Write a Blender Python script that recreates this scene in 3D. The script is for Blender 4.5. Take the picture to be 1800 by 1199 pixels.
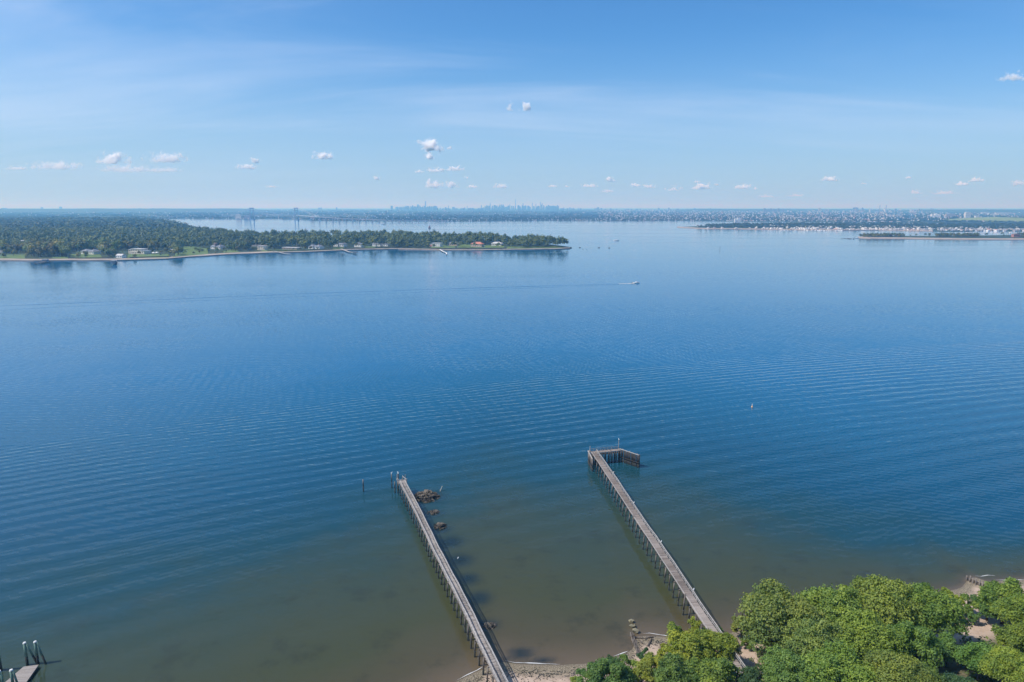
import bpy, math, random
import numpy as np
R = math.radians
random.seed(7); rng = np.random.default_rng(7)
sc = bpy.context.scene
for o in list(bpy.data.objects): bpy.data.objects.remove(o)
C = sc.collection

# ------------------------------------------------------------------ camera
H = 90.0
TH = math.atan((599.5-365.0)/1200.0)
cam_d = bpy.data.cameras.new('camera'); cam = bpy.data.objects.new('camera', cam_d); C.objects.link(cam)
cam_d.sensor_width = 36; cam_d.lens = 24; cam_d.clip_start = 0.5; cam_d.clip_end = 400000
cam.location = (0, 0, H); cam.rotation_euler = (math.pi/2-TH, 0, 0)
sc.camera = cam
sc.render.resolution_x = 1024; sc.render.resolution_y = 682

# ------------------------------------------------------------------ light and exposure
SUN_EL = 52.0
SUN_DIR = (-math.cos(R(SUN_EL))*math.cos(R(12)), -math.cos(R(SUN_EL))*math.sin(R(12)), math.sin(R(SUN_EL)))
sun_d = bpy.data.lights.new('sun', 'SUN'); sun_d.energy = 3.6; sun_d.angle = R(0.53); sun_d.color = (1.0, 0.965, 0.91)
sun = bpy.data.objects.new('sun', sun_d); C.objects.link(sun); sun.location = (-50, 0, 200)
from mathutils import Vector
sun.rotation_euler = Vector(SUN_DIR).to_track_quat('Z', 'Y').to_euler()
vs = sc.view_settings; vs.view_transform = 'Standard'; vs.look = 'None'; vs.gamma = 1; vs.use_curve_mapping = False
vs.exposure = 0.46
sc.cycles.volume_bounces = 6; sc.cycles.max_bounces = 8

class N:
    """tiny helper for node trees"""
    def __init__(s, tree): s.t = tree
    def __call__(s, typ, ins=None, **props):
        n = s.t.nodes.new(typ)
        for k, v in props.items(): setattr(n, k, v)
        for k, v in (ins or {}).items():
            if isinstance(v, bpy.types.NodeSocket): s.t.links.new(v, n.inputs[k])
            else: n.inputs[k].default_value = v
        return n
    def math(s, op, a, b=0.0, c=0.0, clamp=False):
        return s('ShaderNodeMath', {0: a, 1: b, 2: c}, operation=op, use_clamp=clamp).outputs[0]
    def vec(s, op, a, b=(0, 0, 0)):
        n = s('ShaderNodeVectorMath', operation=op)
        for i, v in ((0, a), (1, b)):
            if isinstance(v, bpy.types.NodeSocket): s.t.links.new(v, n.inputs[i])
            else: n.inputs[i].default_value = v
        return n.outputs[1] if op in ('DOT_PRODUCT', 'LENGTH') else n.outputs[0]
    def scale(s, v, f):
        n = s('ShaderNodeVectorMath', operation='SCALE'); s.t.links.new(v, n.inputs[0])
        if isinstance(f, bpy.types.NodeSocket): s.t.links.new(f, n.inputs[3])
        else: n.inputs[3].default_value = f
        return n.outputs[0]
    def noise(s, vec, scale=1.0, detail=3.0, rough=0.5, dist=0.0, out=0):
        return s('ShaderNodeTexNoise', {'Vector': vec, 'Scale': scale, 'Detail': detail, 'Roughness': rough, 'Distortion': dist}).outputs[out]
    def ramp(s, f, stops, interp='LINEAR'):
        n = s('ShaderNodeValToRGB', {0: f}); cr = n.color_ramp; cr.interpolation = interp
        while len(cr.elements) < len(stops): cr.elements.new(0.5)
        for e, (p, c) in zip(cr.elements, stops):
            e.position = p; e.color = tuple(c)+(1,) if len(c) == 3 else c
        return n.outputs[0]
    def mix(s, f, a, b, blend='MIX'):
        n = s('ShaderNodeMix', data_type='RGBA', blend_type=blend)
        for i, v in ((0, f), (6, a), (7, b)):
            if isinstance(v, bpy.types.NodeSocket): s.t.links.new(v, n.inputs[i])
            else: n.inputs[i].default_value = (tuple(v)+(1,)) if (i > 0 and len(v) == 3) else v
        return n.outputs[2]
    def smooth(s, v, lo, hi):
        n = s('ShaderNodeMapRange', {0: v, 1: lo, 2: hi, 3: 0.0, 4: 1.0}, interpolation_type='SMOOTHSTEP')
        return n.outputs[0]
    def link(s, a, b): s.t.links.new(a, b)

w = bpy.data.worlds.new('World'); sc.world = w; w.use_nodes = True
n = N(w.node_tree); w.node_tree.nodes.clear()
sky = n('ShaderNodeTexSky', sky_type='NISHITA', sun_disc=False, sun_elevation=R(SUN_EL), sun_rotation=R(258), altitude=90, air_density=1.0, dust_density=0.5, ozone_density=1.6)
d = n('ShaderNodeTexCoord').outputs['Generated']
sx = n('ShaderNodeSeparateXYZ', {0: d})
zz = n.math('ADD', n.math('MAXIMUM', sx.outputs[2], 0.0), 0.12)
pl = n('ShaderNodeCombineXYZ', {0: n.math('DIVIDE', sx.outputs[0], zz), 1: n.math('DIVIDE', sx.outputs[1], zz)}).outputs[0]
mp = n('ShaderNodeMapping', {'Vector': pl, 'Rotation': (0, 0, R(38)), 'Scale': (0.26, 0.95, 1), 'Location': (21.2, 1.7, 0)}).outputs[0]
c1 = n.noise(mp, 1.1, 7, 0.62, 0.7)
c2 = n.noise(pl, 0.55, 2, 0.5)
cm = n.math('MULTIPLY', n.smooth(c1, 0.36, 0.76), n.smooth(c2, 0.26, 0.52))
left = n.smooth(n.math('MULTIPLY', sx.outputs[0], -1.0), -0.1, 0.75)       # high thin veil thickens to the south (left)
veil = n.math('MULTIPLY', left, n.math('ADD', 0.06, n.math('MULTIPLY', n.smooth(c1, 0.25, 0.7), 0.20)))
cm = n.math('ADD', n.math('MULTIPLY', n.math('MULTIPLY', cm, 0.42), n.smooth(sx.outputs[2], 0.03, 0.14)), veil, clamp=True)
hs = n('ShaderNodeHueSaturation', {'Saturation': 1.12, 'Value': 1.0, 'Color': sky.outputs[0]}).outputs[0]
hs = n.mix(1.0, hs, (0.49, 0.875, 1.23, 1), 'MULTIPLY')
lowf = n.math('MULTIPLY', n.math('SUBTRACT', 1.0, n.smooth(sx.outputs[2], 0.0, 0.24)), 0.62)
hs = n.mix(lowf, hs, (3.7, 4.75, 6.5, 1))
skc = n.mix(cm, hs, (5.6, 6.9, 9.0, 1))
bg = n('ShaderNodeBackground', {'Color': skc, 'Strength': 0.085})
n.link(bg.outputs[0], n('ShaderNodeOutputWorld').inputs[0])

# ------------------------------------------------------------------ pixel of the photo -> point in the place
def ray(px, py):
    u = (px-900)/1200; v = (599.5-py)/1200
    return np.array([u, math.cos(TH)+v*math.sin(TH), -math.sin(TH)+v*math.cos(TH)])
def G(px, py, z=0.0):
    r = ray(px, py); t = (z-H)/r[2]
    return np.array([r[0]*t, r[1]*t, z])
def AT(px, py, Y):
    r = ray(px, py); t = Y/r[1]
    return np.array([r[0]*t, Y, H+r[2]*t])
def mpp(Y): return Y/1200*math.cos(TH)      # metres per photo pixel at distance Y (about)

# ------------------------------------------------------------------ materials
def mat(name, col, rough=0.8, var=0.0, vs_=0.5, spec=0.3, metal=0.0, bump=0.0, col2=None):
    m = bpy.data.materials.new(name); m.use_nodes = True; n = N(m.node_tree); m.node_tree.nodes.clear()
    p = n('ShaderNodeBsdfPrincipled', {'Roughness': rough, 'Metallic': metal, 'Specular IOR Level': spec})
    pos = n('ShaderNodeNewGeometry').outputs['Position']
    if var > 0 or col2:
        f = n.noise(pos, vs_, 5, 0.6)
        c2 = col2 or tuple(c*(1-var) for c in col); c1 = tuple(min(1, c*(1+var)) for c in col) if not col2 else col
        n.link(n.ramp(f, [(0.3, c2), (0.68, c1)]), p.inputs['Base Color'])
    else: p.inputs['Base Color'].default_value = (*col, 1)
    if bump:
        b = n('ShaderNodeBump', {'Strength': bump, 'Distance': 0.1, 'Height': n.noise(pos, vs_*4, 5, 0.6)})
        n.link(b.outputs[0], p.inputs['Normal'])
    n.link(p.outputs[0], n('ShaderNodeOutputMaterial').inputs[0])
    return m

def foliage_mat(name, transl=0.25, scale=1.0):
    m = bpy.data.materials.new(name); m.use_nodes = True; n = N(m.node_tree); m.node_tree.nodes.clear()
    oi = n('ShaderNodeObjectInfo'); at = n('ShaderNodeAttribute', attribute_name='tint')
    pos = n('ShaderNodeNewGeometry').outputs['Position']
    c = n.mix(n.math('MULTIPLY', at.outputs['Fac'], 1.0), n.mix(1.0, oi.outputs['Color'], (0.62, 0.72, 0.75, 1), 'MULTIPLY'), n.mix(1.0, oi.outputs['Color'], (1.42, 1.25, 1.0, 1), 'MULTIPLY'))
    f = n.noise(pos, scale, 3, 0.6)
    c = n.mix(n.smooth(f, 0.35, 0.7), c, n.mix(1.0, c, (1.22, 1.12, 0.75, 1), 'MULTIPLY'))
    p = n('ShaderNodeBsdfPrincipled', {'Base Color': c, 'Roughness': 0.55, 'Specular IOR Level': 0.25})
    t = n('ShaderNodeBsdfTranslucent', {'Color': n.mix(1.0, c, (0.95, 1.25, 0.6, 1), 'MULTIPLY')})
    mx = n('ShaderNodeMixShader', {0: transl, 1: p.outputs[0], 2: t.outputs[0]})
    n.link(mx.outputs[0], n('ShaderNodeOutputMaterial').inputs[0])
    return m

def tint_mat(name, c_lo, c_hi, rough=0.85, transl=0.0, nscale=3.0):
    """colour picked per board / lump from the mesh attribute 'tint', with some noise"""
    m = bpy.data.materials.new(name); m.use_nodes = True; n = N(m.node_tree); m.node_tree.nodes.clear()
    at = n('ShaderNodeAttribute', attribute_name='tint'); pos = n('ShaderNodeNewGeometry').outputs['Position']
    f = n.math('ADD', n.math('MULTIPLY', at.outputs['Fac'], 0.75), n.math('MULTIPLY', n.math('SUBTRACT', n.noise(pos, nscale, 4, 0.6), 0.4), 0.8), clamp=True)
    p = n('ShaderNodeBsdfPrincipled', {'Base Color': n.mix(f, c_lo, c_hi), 'Roughness': rough, 'Specular IOR Level': 0.25})
    n.link(p.outputs[0], n('ShaderNodeOutputMaterial').inputs[0])
    return m

def water_mat():
    m = bpy.data.materials.new('bay_water'); m.use_nodes = True; n = N(m.node_tree); m.node_tree.nodes.clear()
    pos = n('ShaderNodeNewGeometry').outputs['Position']
    dep = n('ShaderNodeAttribute', attribute_name='depth').outputs['Fac']
    weed = n('ShaderNodeAttribute', attribute_name='weed').outputs['Fac']
    blotch = n.noise(pos, 0.035, 5, 0.62)
    dd = n.math('ADD', dep, n.math('MULTIPLY', n.math('SUBTRACT', blotch, 0.5), n.math('MINIMUM', n.math('MULTIPLY', dep, 0.9), 60.0)))
    f = n.math('DIVIDE', dd, 300.0, clamp=True)
    body = n.ramp(f, [(0.0, (0.120, 0.090, 0.058)), (0.014, (0.070, 0.060, 0.032)), (0.04, (0.050, 0.055, 0.024)), (0.12, (0.030, 0.052, 0.039)),
                      (0.20, (0.010, 0.050, 0.066)), (0.32, (0.003, 0.056, 0.105)), (0.55, (0.0005, 0.075, 0.150)), (0.85, (0.0002, 0.094, 0.205))])
    grit = n.noise(pos, 0.9, 5, 0.7)
    wd = n.math('MULTIPLY', weed, n.smooth(n.noise(pos, 0.45, 4, 0.6), 0.12, 0.45), clamp=True)
    mott = n.smooth(n.noise(n.vec('ADD', pos, (33, 9, 0)), 0.10, 5, 0.68), 0.52, 0.68)
    body = n.mix(n.math('MULTIPLY', n.math('MULTIPLY', mott, 0.38), n.math('SUBTRACT', 1.0, n.smooth(dep, 15.0, 75.0))), body, (0.022, 0.026, 0.016, 1))
    body = n.mix(n.math('MULTIPLY', wd, 0.92), body, (0.008, 0.020, 0.026, 1))
    shal = n.math('SUBTRACT', 1.0, n.smooth(dep, 0.0, 45.0))
    body = n.mix(n.math('MULTIPLY', shal, n.math('MULTIPLY', n.smooth(grit, 0.55, 0.75), 0.35)), body, (0.05, 0.045, 0.028, 1))
    # ---- wave slopes (world metres): trains of swell, cross chop and small ripples
    slope = None
    def add(v):
        nonlocal slope
        slope = v if slope is None else n.vec('ADD', slope, v)
    big = n.noise(pos, 0.006, 3, 0.55)
    wob = n.noise(pos, 0.012, 2, 0.5)
    wob2 = n.noise(pos, 0.05, 2, 0.5)
    def train(ang, lam, amp, wobble, mask_scale, lo, hi, off, near=None, w2=0.0):
        kx, ky = math.cos(R(ang)), math.sin(R(ang)); k = 2*math.pi/lam
        ph = n.vec('DOT_PRODUCT', pos, (kx*k, ky*k, 0))
        ph = n.math('ADD', ph, n.math('MULTIPLY', wob, wobble))
        if w2: ph = n.math('ADD', ph, n.math('MULTIPLY', wob2, w2))
        s = n.math('COSINE', ph)
        mk = n.smooth(n.noise(n.vec('ADD', pos, (off, off*0.7, 0)), mask_scale, 2, 0.5), lo, hi)
        s = n.math('MULTIPLY', n.math('MULTIPLY', s, mk), amp)
        if near is not None: s = n.math('MULTIPLY', s, near)
        cv = n('ShaderNodeCombineXYZ', {0: kx, 1: ky, 2: 0.0}).outputs[0]
        add(n.scale(cv, s))
    calm = n.math('ADD', 0.16, n.math('MULTIPLY', n.smooth(dep, 4.0, 80.0), 0.84))
    dist = n('ShaderNodeSeparateXYZ', {0: pos}).outputs[1]
    far = n.math('ADD', 0.25, n.math('MULTIPLY', n.math('SUBTRACT', 1.0, n.smooth(dist, 450.0, 1100.0)), 0.75))
    amp_env = n.math('MULTIPLY', calm, far)
    # the long swell of a passed ship: circular fronts, short at the leading edge and stretching out behind it
    q1, q2, q3 = [G(*q)[:2] for q in ((0, 782), (900, 664), (1800, 596))]
    A_ = 2*np.array([q2-q1, q3-q1]); cc = np.linalg.solve(A_, np.array([q2@q2-q1@q1, q3@q3-q1@q1])); R0 = float(np.linalg.norm(q1-cc))
    v = n.vec('SUBTRACT', pos, (float(cc[0]), float(cc[1]), 0)); rr = n.vec('LENGTH', v); dirn = n.vec('NORMALIZE', v)
    s_ = n.math('ADD', n.math('SUBTRACT', R0, rr), n.math('MULTIPLY', n.math('SUBTRACT', n.noise(pos, 0.018, 2, 0.5), 0.5), 6.0))
    sp_ = n.math('MAXIMUM', s_, 0.0)
    ph = n.math('MULTIPLY', n.math('LOGARITHM', n.math('ADD', 3.4, n.math('MULTIPLY', sp_, 0.045)), math.e), 2*math.pi/0.045)
    env = n.math('MULTIPLY', n.smooth(s_, 0.0, 10.0), n.math('SUBTRACT', 1.0, n.math('MULTIPLY', n.smooth(s_, 90.0, 260.0), 0.5)))
    env = n.math('MULTIPLY', env, n.math('ADD', 0.45, n.math('MULTIPLY', n.smooth(n.noise(n.vec('ADD', pos, (91, 7, 0)), 0.012, 3, 0.6), 0.3, 0.7), 0.75)))
    add(n.scale(dirn, n.math('MULTIPLY', n.math('MULTIPLY', n.math('COSINE', ph), env), n.math('MULTIPLY', calm, 0.060))))
    train(107, 3.1, 0.034, 6, 0.012, 0.30, 0.62, 0, amp_env, 2.0)
    train(74, 2.7, 0.032, 5, 0.015, 0.34, 0.62, 511, amp_env, 2.0)
    train(93, 4.6, 0.024, 6, 0.010, 0.38, 0.64, 977, amp_env, 2.0)
    train(124, 1.9, 0.035, 5, 0.03, 0.30, 0.62, 77, amp_env, 2.0)
    train(62, 2.1, 0.030, 5, 0.035, 0.34, 0.62, 345, amp_env, 2.0)
    mp = n('ShaderNodeMapping', {'Vector': pos, 'Rotation': (0, 0, R(-15)), 'Scale': (0.35, 1.0, 1)}).outputs[0]
    r1 = n.vec('SUBTRACT', n.noise(mp, 0.9, 3, 0.6, out=1), (0.5, 0.5, 0.5))
    r2 = n.vec('SUBTRACT', n.noise(pos, 3.2, 3, 0.6, out=1), (0.5, 0.5, 0.5))
    # slicks and cat's-paws: long streaks where the small ripples die down or freshen
    mps = n('ShaderNodeMapping', {'Vector': pos, 'Rotation': (0, 0, R(4)), 'Scale': (0.0011, 0.0075, 1)}).outputs[0]
    slick = n.smooth(n.noise(mps, 1.0, 5, 0.6, 0.6), 0.40, 0.66)
    farr = n.math('ADD', 0.72, n.math('MULTIPLY', n.math('SUBTRACT', 1.0, n.smooth(dist, 900.0, 2500.0)), 0.40))
    ra = n.math('MULTIPLY', n.math('ADD', 0.065, n.math('MULTIPLY', slick, 0.11)), farr)
    add(n.scale(r1, ra)); add(n.scale(r2, n.math('MULTIPLY', ra, 0.7)))
    sp = n('ShaderNodeSeparateXYZ', {0: slope})
    nv = n('ShaderNodeCombineXYZ', {0: n.math('MULTIPLY', sp.outputs[0], -1.0), 1: n.math('MULTIPLY', sp.outputs[1], -1.0), 2: 1.0}).outputs[0]
    # follow the mesh where it is modelled (wakes), add the ripples on top
    gn = n('ShaderNodeNewGeometry').outputs['Normal']
    nv = n.vec('NORMALIZE', n.vec('ADD', nv, n.vec('SUBTRACT', gn, (0, 0, 1))))
    rgh = n.math('ADD', 0.035, n.math('MULTIPLY', slick, 0.04))
    p = n('ShaderNodeBsdfPrincipled', {'Base Color': body, 'Roughness': rgh, 'IOR': 1.333, 'Specular IOR Level': 0.5, 'Normal': nv})
    n.link(p.outputs[0], n('ShaderNodeOutputMaterial').inputs[0])
    return m

M = {}
M['water'] = water_mat()
M['leaf'] = foliage_mat('leaves', 0.28, 0.6)
M['farleaf'] = foliage_mat('far_leaves', 0.05, 0.02)
M['bark'] = mat('bark', (0.10, 0.075, 0.055), 0.9, 0.4, 3)
M['plank'] = tint_mat('weathered_planks', (0.13, 0.105, 0.09), (0.36, 0.31, 0.275))
M['plank2'] = tint_mat('silver_planks', (0.15, 0.13, 0.118), (0.40, 0.355, 0.32))
M['rail'] = mat('bleached_rail', (0.36, 0.335, 0.31), 0.85, 0.25, 2)
M['timber'] = mat('dark_timber', (0.11, 0.09, 0.075), 0.9, 0.5, 1.5)
M['pile'] = mat('pile_timber', (0.15, 0.13, 0.115), 0.9, 0.55, 0.8)
M['blackpile'] = mat('creosoted_pile', (0.055, 0.048, 0.042), 0.8, 0.4, 1.0)
M['copperpile'] = mat('treated_pile', (0.13, 0.21, 0.17), 0.85, 0.3, 1.2)
M['weedy'] = mat('wet_weedy_timber', (0.022, 0.024, 0.02), 0.5, 0.4, 2)
M['capwhite'] = mat('pile_cap', (0.62, 0.62, 0.60), 0.6, 0.1, 2)
M['rock'] = tint_mat('barnacled_rock', (0.016, 0.015, 0.013), (0.27, 0.23, 0.185), 0.9, nscale=2.5)
M['boulder'] = mat('mossy_boulder', (0.20, 0.18, 0.12), 0.95, 0.5, 1.2, bump=0.6)
M['white'] = mat('white_paint', (0.78, 0.77, 0.74), 0.6, 0.06, 0.3)
M['cream'] = mat('cream_render', (0.62, 0.57, 0.48), 0.8, 0.1, 0.3)
M['tan'] = mat('tan_wall', (0.45, 0.36, 0.27), 0.8, 0.12, 0.3)
M['brick'] = mat('brick_wall', (0.36, 0.17, 0.12), 0.85, 0.15, 0.3)
M['greyroof'] = mat('grey_shingle', (0.20, 0.21, 0.23), 0.85, 0.2, 0.4)
M['paleroof'] = mat('pale_roof', (0.50, 0.49, 0.48), 0.8, 0.12, 0.3)
M['redroof'] = mat('clay_tile_roof', (0.52, 0.20, 0.13), 0.8, 0.15, 0.3)
M['brownroof'] = mat('brown_shingle', (0.20, 0.15, 0.12), 0.85, 0.2, 0.4)
M['glass'] = mat('window_glass', (0.03, 0.045, 0.06), 0.08, spec=0.8)
M['concrete'] = mat('concrete', (0.42, 0.40, 0.37), 0.85, 0.15, 0.1)
M['steel'] = mat('painted_steel', (0.36, 0.42, 0.47), 0.6, 0.1, 0.1)
M['aluminium'] = mat('antenna_metal', (0.75, 0.76, 0.78), 0.35, metal=0.6)
M['tower'] = mat('tower_stone', (0.20, 0.22, 0.25), 0.7, 0.2, 0.01)
M['towerglass'] = mat('tower_glass', (0.14, 0.19, 0.26), 0.35, 0.2, 0.01, spec=0.6)
M['farpale'] = mat('far_pale_wall', (0.60, 0.58, 0.55), 0.8, 0.2, 0.004)
M['fartan'] = mat('far_tan_wall', (0.42, 0.35, 0.30), 0.8, 0.2, 0.004)
M['fargrey'] = mat('far_grey_wall', (0.26, 0.27, 0.29), 0.8, 0.2, 0.004)
M['lawn'] = mat('lawn', (0.13, 0.19, 0.045), 0.95, vs_=0.03, col2=(0.075, 0.12, 0.035))
M['seawall'] = mat('seawall', (0.12, 0.105, 0.09), 0.95, 0.4, 0.3)
M['beachsand'] = mat('far_beach_sand', (0.34, 0.28, 0.225), 0.95, 0.25, 0.03)
M['foam'] = mat('foam', (0.62, 0.62, 0.60), 0.7, 0.1, 2)
M['foreshore'] = mat('stony_foreshore', (0.26, 0.22, 0.18), 0.95, 0.35, 0.05)
M['gull'] = mat('gull_white', (0.80, 0.80, 0.79), 0.7)
M['gullgrey'] = mat('gull_grey', (0.32, 0.33, 0.35), 0.7)
M['black'] = mat('black_rubber', (0.02, 0.02, 0.022), 0.5)
M['orange'] = mat('buoy_paint', (0.75, 0.42, 0.22), 0.5)

# ------------------------------------------------------------------ mesh building
class MB:
    def __init__(s): s.v = []; s.f = []; s.t = []; s.mi = []; s.n = 0
    def add(s, verts, faces, tint=0.5, mi=0):
        verts = np.asarray(verts, float).reshape(-1, 3); s.v.append(verts)
        for f in faces: s.f.append([i+s.n for i in f]); s.mi.append(mi)
        s.t.append(np.full(len(verts), tint) if np.isscalar(tint) else np.asarray(tint)); s.n += len(verts)
        return s
    def box(s, c, size, rz=0.0, tint=0.5, mi=0, taper=1.0):
        a, b, h = size[0]/2, size[1]/2, size[2]/2
        P = np.array([[-a, -b, -h], [a, -b, -h], [a, b, -h], [-a, b, -h], [-a*taper, -b*taper, h], [a*taper, -b*taper, h], [a*taper, b*taper, h], [-a*taper, b*taper, h]])
        cr, sr = math.cos(rz), math.sin(rz)
        P = P @ np.array([[cr, sr, 0], [-sr, cr, 0], [0, 0, 1]]) + np.array(c, float)
        return s.add(P, [(0, 3, 2, 1), (4, 5, 6, 7), (0, 1, 5, 4), (1, 2, 6, 5), (2, 3, 7, 6), (3, 0, 4, 7)], tint, mi)
    def beam(s, a, b, wd, ht, tint=0.5, mi=0):
        """rectangular bar from a to b"""
        a, b = np.array(a, float), np.array(b, float); d = b-a; L = np.linalg.norm(d); d /= L
        side = np.cross(d, [0, 0, 1.0]); 
        if np.linalg.norm(side) < 1e-4: side = np.array([1.0, 0, 0])
        side /= np.linalg.norm(side); up = np.cross(side, d)
        P = []
        for e in (a, b):
            for i, j in ((-1, -1), (1, -1), (1, 1), (-1, 1)): P.append(e+side*wd/2*i+up*ht/2*j)
        return s.add(P, [(0, 1, 2, 3), (7, 6, 5, 4), (0, 4, 5, 1), (1, 5, 6, 2), (2, 6, 7, 3), (3, 7, 4, 0)], tint, mi)
    def tube(s, pts, rad, k=8, tint=0.5, mi=0):
        pts = [np.array(p, float) for p in pts]; rr = rad if hasattr(rad, '__len__') else [rad]*len(pts); P = []
        for i, p in enumerate(pts):
            d = pts[min(i+1, len(pts)-1)]-pts[max(i-1, 0)]; d = d/np.linalg.norm(d)
            ref = np.array([0, 1.0, 0]) if abs(d[1]) < 0.9 else np.array([1.0, 0, 0])
            u = np.cross(d, ref); u /= np.linalg.norm(u); v = np.cross(d, u)
            for q in range(k):
                a = 2*math.pi*q/k; P.append(p+rr[i]*(math.cos(a)*u+math.sin(a)*v))
        F = [tuple(reversed(range(k))), tuple(range((len(pts)-1)*k, len(pts)*k))]
        for i in range(len(pts)-1):
            for q in range(k): F.append((i*k+q, i*k+(q+1) % k, (i+1)*k+(q+1) % k, (i+1)*k+q))
        return s.add(P, F, tint, mi)
    def prism(s, outline, z0, z1, tint=0.5, mi=0):
        k = len(outline); P = [(x, y, z0) for x, y in outline]+[(x, y, z1) for x, y in outline]
        return s.add(P, [tuple(reversed(range(k))), tuple(range(k, 2*k))]+[(i, (i+1) % k, (i+1) % k+k, i+k) for i in range(k)], tint, mi)
    def hip(s, c, size, h, rz=0.0, over=0.5, inset=None, mi=0):
        a, b = size[0]/2+over, size[1]/2+over; i = min(a, b)*0.95 if inset is None else inset
        if a >= b: T = [[-a+i, 0, h], [a-i, 0, h]]
        else: T = [[0, -b+i, h], [0, b-i, h]]
        P = np.array([[-a, -b, 0], [a, -b, 0], [a, b, 0], [-a, b, 0]]+T, float)
        cr, sr = math.cos(rz), math.sin(rz)
        P = P @ np.array([[cr, sr, 0], [-sr, cr, 0], [0, 0, 1]]) + np.array(c, float)
        F = [(0, 1, 5, 4), (1, 2, 5), (2, 3, 4, 5), (3, 0, 4)] if a >= b else [(0, 1, 4), (1, 2, 5, 4), (2, 3, 5), (3, 0, 4, 5)]
        return s.add(P, F+[(3, 2, 1, 0)], 0.5, mi)
    def mesh(s, name, mats, smooth=False):
        me = bpy.data.meshes.new(name); me.from_pydata(np.concatenate(s.v).tolist(), [], s.f)
        for m in (mats if isinstance(mats, (list, tuple)) else [mats]): me.materials.append(m)
        me.polygons.foreach_set('material_index', s.mi)
        a = me.attributes.new('tint', 'FLOAT', 'POINT'); a.data.foreach_set('value', np.concatenate(s.t).astype(np.float32))
        if smooth: me.polygons.foreach_set('use_smooth', [True]*len(me.polygons))
        me.update(); return me
    def build(s, name, mats, parent=None, smooth=False, loc=None):
        o = bpy.data.objects.new(name, s.mesh(name, mats, smooth)); C.objects.link(o)
        if parent: o.parent = parent
        if loc is not None: o.location = loc
        return o

def quads_mesh(name, V, mats, tint, tri=False):
    """V: (n,4,3) array of free quads -> one mesh, fast"""
    k = V.shape[1]; nq = len(V); me = bpy.data.meshes.new(name)
    me.vertices.add(nq*k); me.vertices.foreach_set('co', V.reshape(-1).astype(np.float32))
    me.loops.add(nq*k); me.loops.foreach_set('vertex_index', np.arange(nq*k, dtype=np.int32))
    me.polygons.add(nq); me.polygons.foreach_set('loop_start', np.arange(0, nq*k, k, dtype=np.int32))
    a = me.attributes.new('tint', 'FLOAT', 'POINT'); a.data.foreach_set('value', np.repeat(tint, k).astype(np.float32))
    me.materials.append(mats); me.update(calc_edges=True); return me

def tag(o, label=None, cat=None, group=None, kind=None):
    if label: o['label'] = label
    if cat: o['category'] = cat
    if group: o['group'] = group
    if kind: o['kind'] = kind
    return o
def thing(name, loc, label, cat, group=None, rz=0.0):
    o = bpy.data.objects.new(name, None); C.objects.link(o); o.location = tuple(loc); o.rotation_euler = (0, 0, rz)
    o.empty_display_size = 1
    return tag(o, label, cat, group)
def copy_tree(o, parent=None):
    c = o.copy(); C.objects.link(c)
    if parent: c.parent = parent
    for ch in [x for x in o.children]: copy_tree(ch, c)
    return c

# ------------------------------------------------------------------ noise helper for terrain (value noise)
_perm = rng.random((64, 64))
def vnoise(x, y):
    x = np.asarray(x, float); y = np.asarray(y, float)
    xi = np.floor(x).astype(int); yi = np.floor(y).astype(int); fx = x-xi; fy = y-yi
    fx = fx*fx*(3-2*fx); fy = fy*fy*(3-2*fy); g = lambda a, b: _perm[a % 64, b % 64]
    return (g(xi, yi)*(1-fx)+g(xi+1, yi)*fx)*(1-fy)+(g(xi, yi+1)*(1-fx)+g(xi+1, yi+1)*fx)*fy
def fbm(x, y, o=4): return sum(vnoise(x*2**i+17*i, y*2**i+9*i)*0.5**i for i in range(o))/sum(0.5**i for i in range(o))

def grid_mesh(name, xs, ys, zf, m, attrs=None, smooth=True):
    X, Y = np.meshgrid(xs, ys); Z = zf(X, Y); nx, ny = len(xs), len(ys)
    V = np.stack([X, Y, Z], -1).reshape(-1, 3); i = np.arange((ny-1)*(nx-1)); r = i//(nx-1); c = i % (nx-1); a = r*nx+c
    Fc = np.stack([a, a+1, a+nx+1, a+nx], -1)
    me = bpy.data.meshes.new(name); me.vertices.add(len(V)); me.vertices.foreach_set('co', V.reshape(-1).astype(np.float32))
    me.loops.add(Fc.size); me.loops.foreach_set('vertex_index', Fc.reshape(-1).astype(np.int32))
    me.polygons.add(len(Fc)); me.polygons.foreach_set('loop_start', np.arange(0, Fc.size, 4, dtype=np.int32))
    for k, fn in (attrs or {}).items():
        at = me.attributes.new(k, 'FLOAT', 'POINT'); at.data.foreach_set('value', fn(X, Y).reshape(-1).astype(np.float32))
    me.materials.append(m); me.update(calc_edges=True)
    if smooth: me.polygons.foreach_set('use_smooth', [True]*len(me.polygons))
    o = bpy.data.objects.new(name, me); C.objects.link(o); return o

# ================================================================== THE SETTING
# near shoreline in photo pixels, left to right
SH_PX = [(560, 1330), (700, 1245), (800, 1199), (830, 1184), (856, 1172), (884, 1163), (915, 1167), (985, 1169), (1045, 1165), (1078, 1157), (1104, 1146), (1113, 1140),
         (1117, 1119), (1140, 1117), (1165, 1119), (1210, 1121), (1280, 1113), (1400, 1082), (1520, 1058), (1610, 1046), (1660, 1040), (1690, 1033), (1701, 1018), (1712, 1014), (1740, 1023), (1800, 1018), (1900, 1000), (2050, 960)]
SH = np.array([G(a, b)[:2] for a, b in SH_PX]); SH = SH[np.argsort(SH[:, 0])]
SH = np.vstack([[-3000, 20], [-400, 45], [-120, 70], SH, [600, 330], [3000, 900]])
SH = SH[np.argsort(SH[:, 0])]
def shoreY(x): return np.interp(x, SH[:, 0], SH[:, 1])
def sdist(X, Y): return (Y-shoreY(X))*0.86      # + is out to sea

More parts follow.
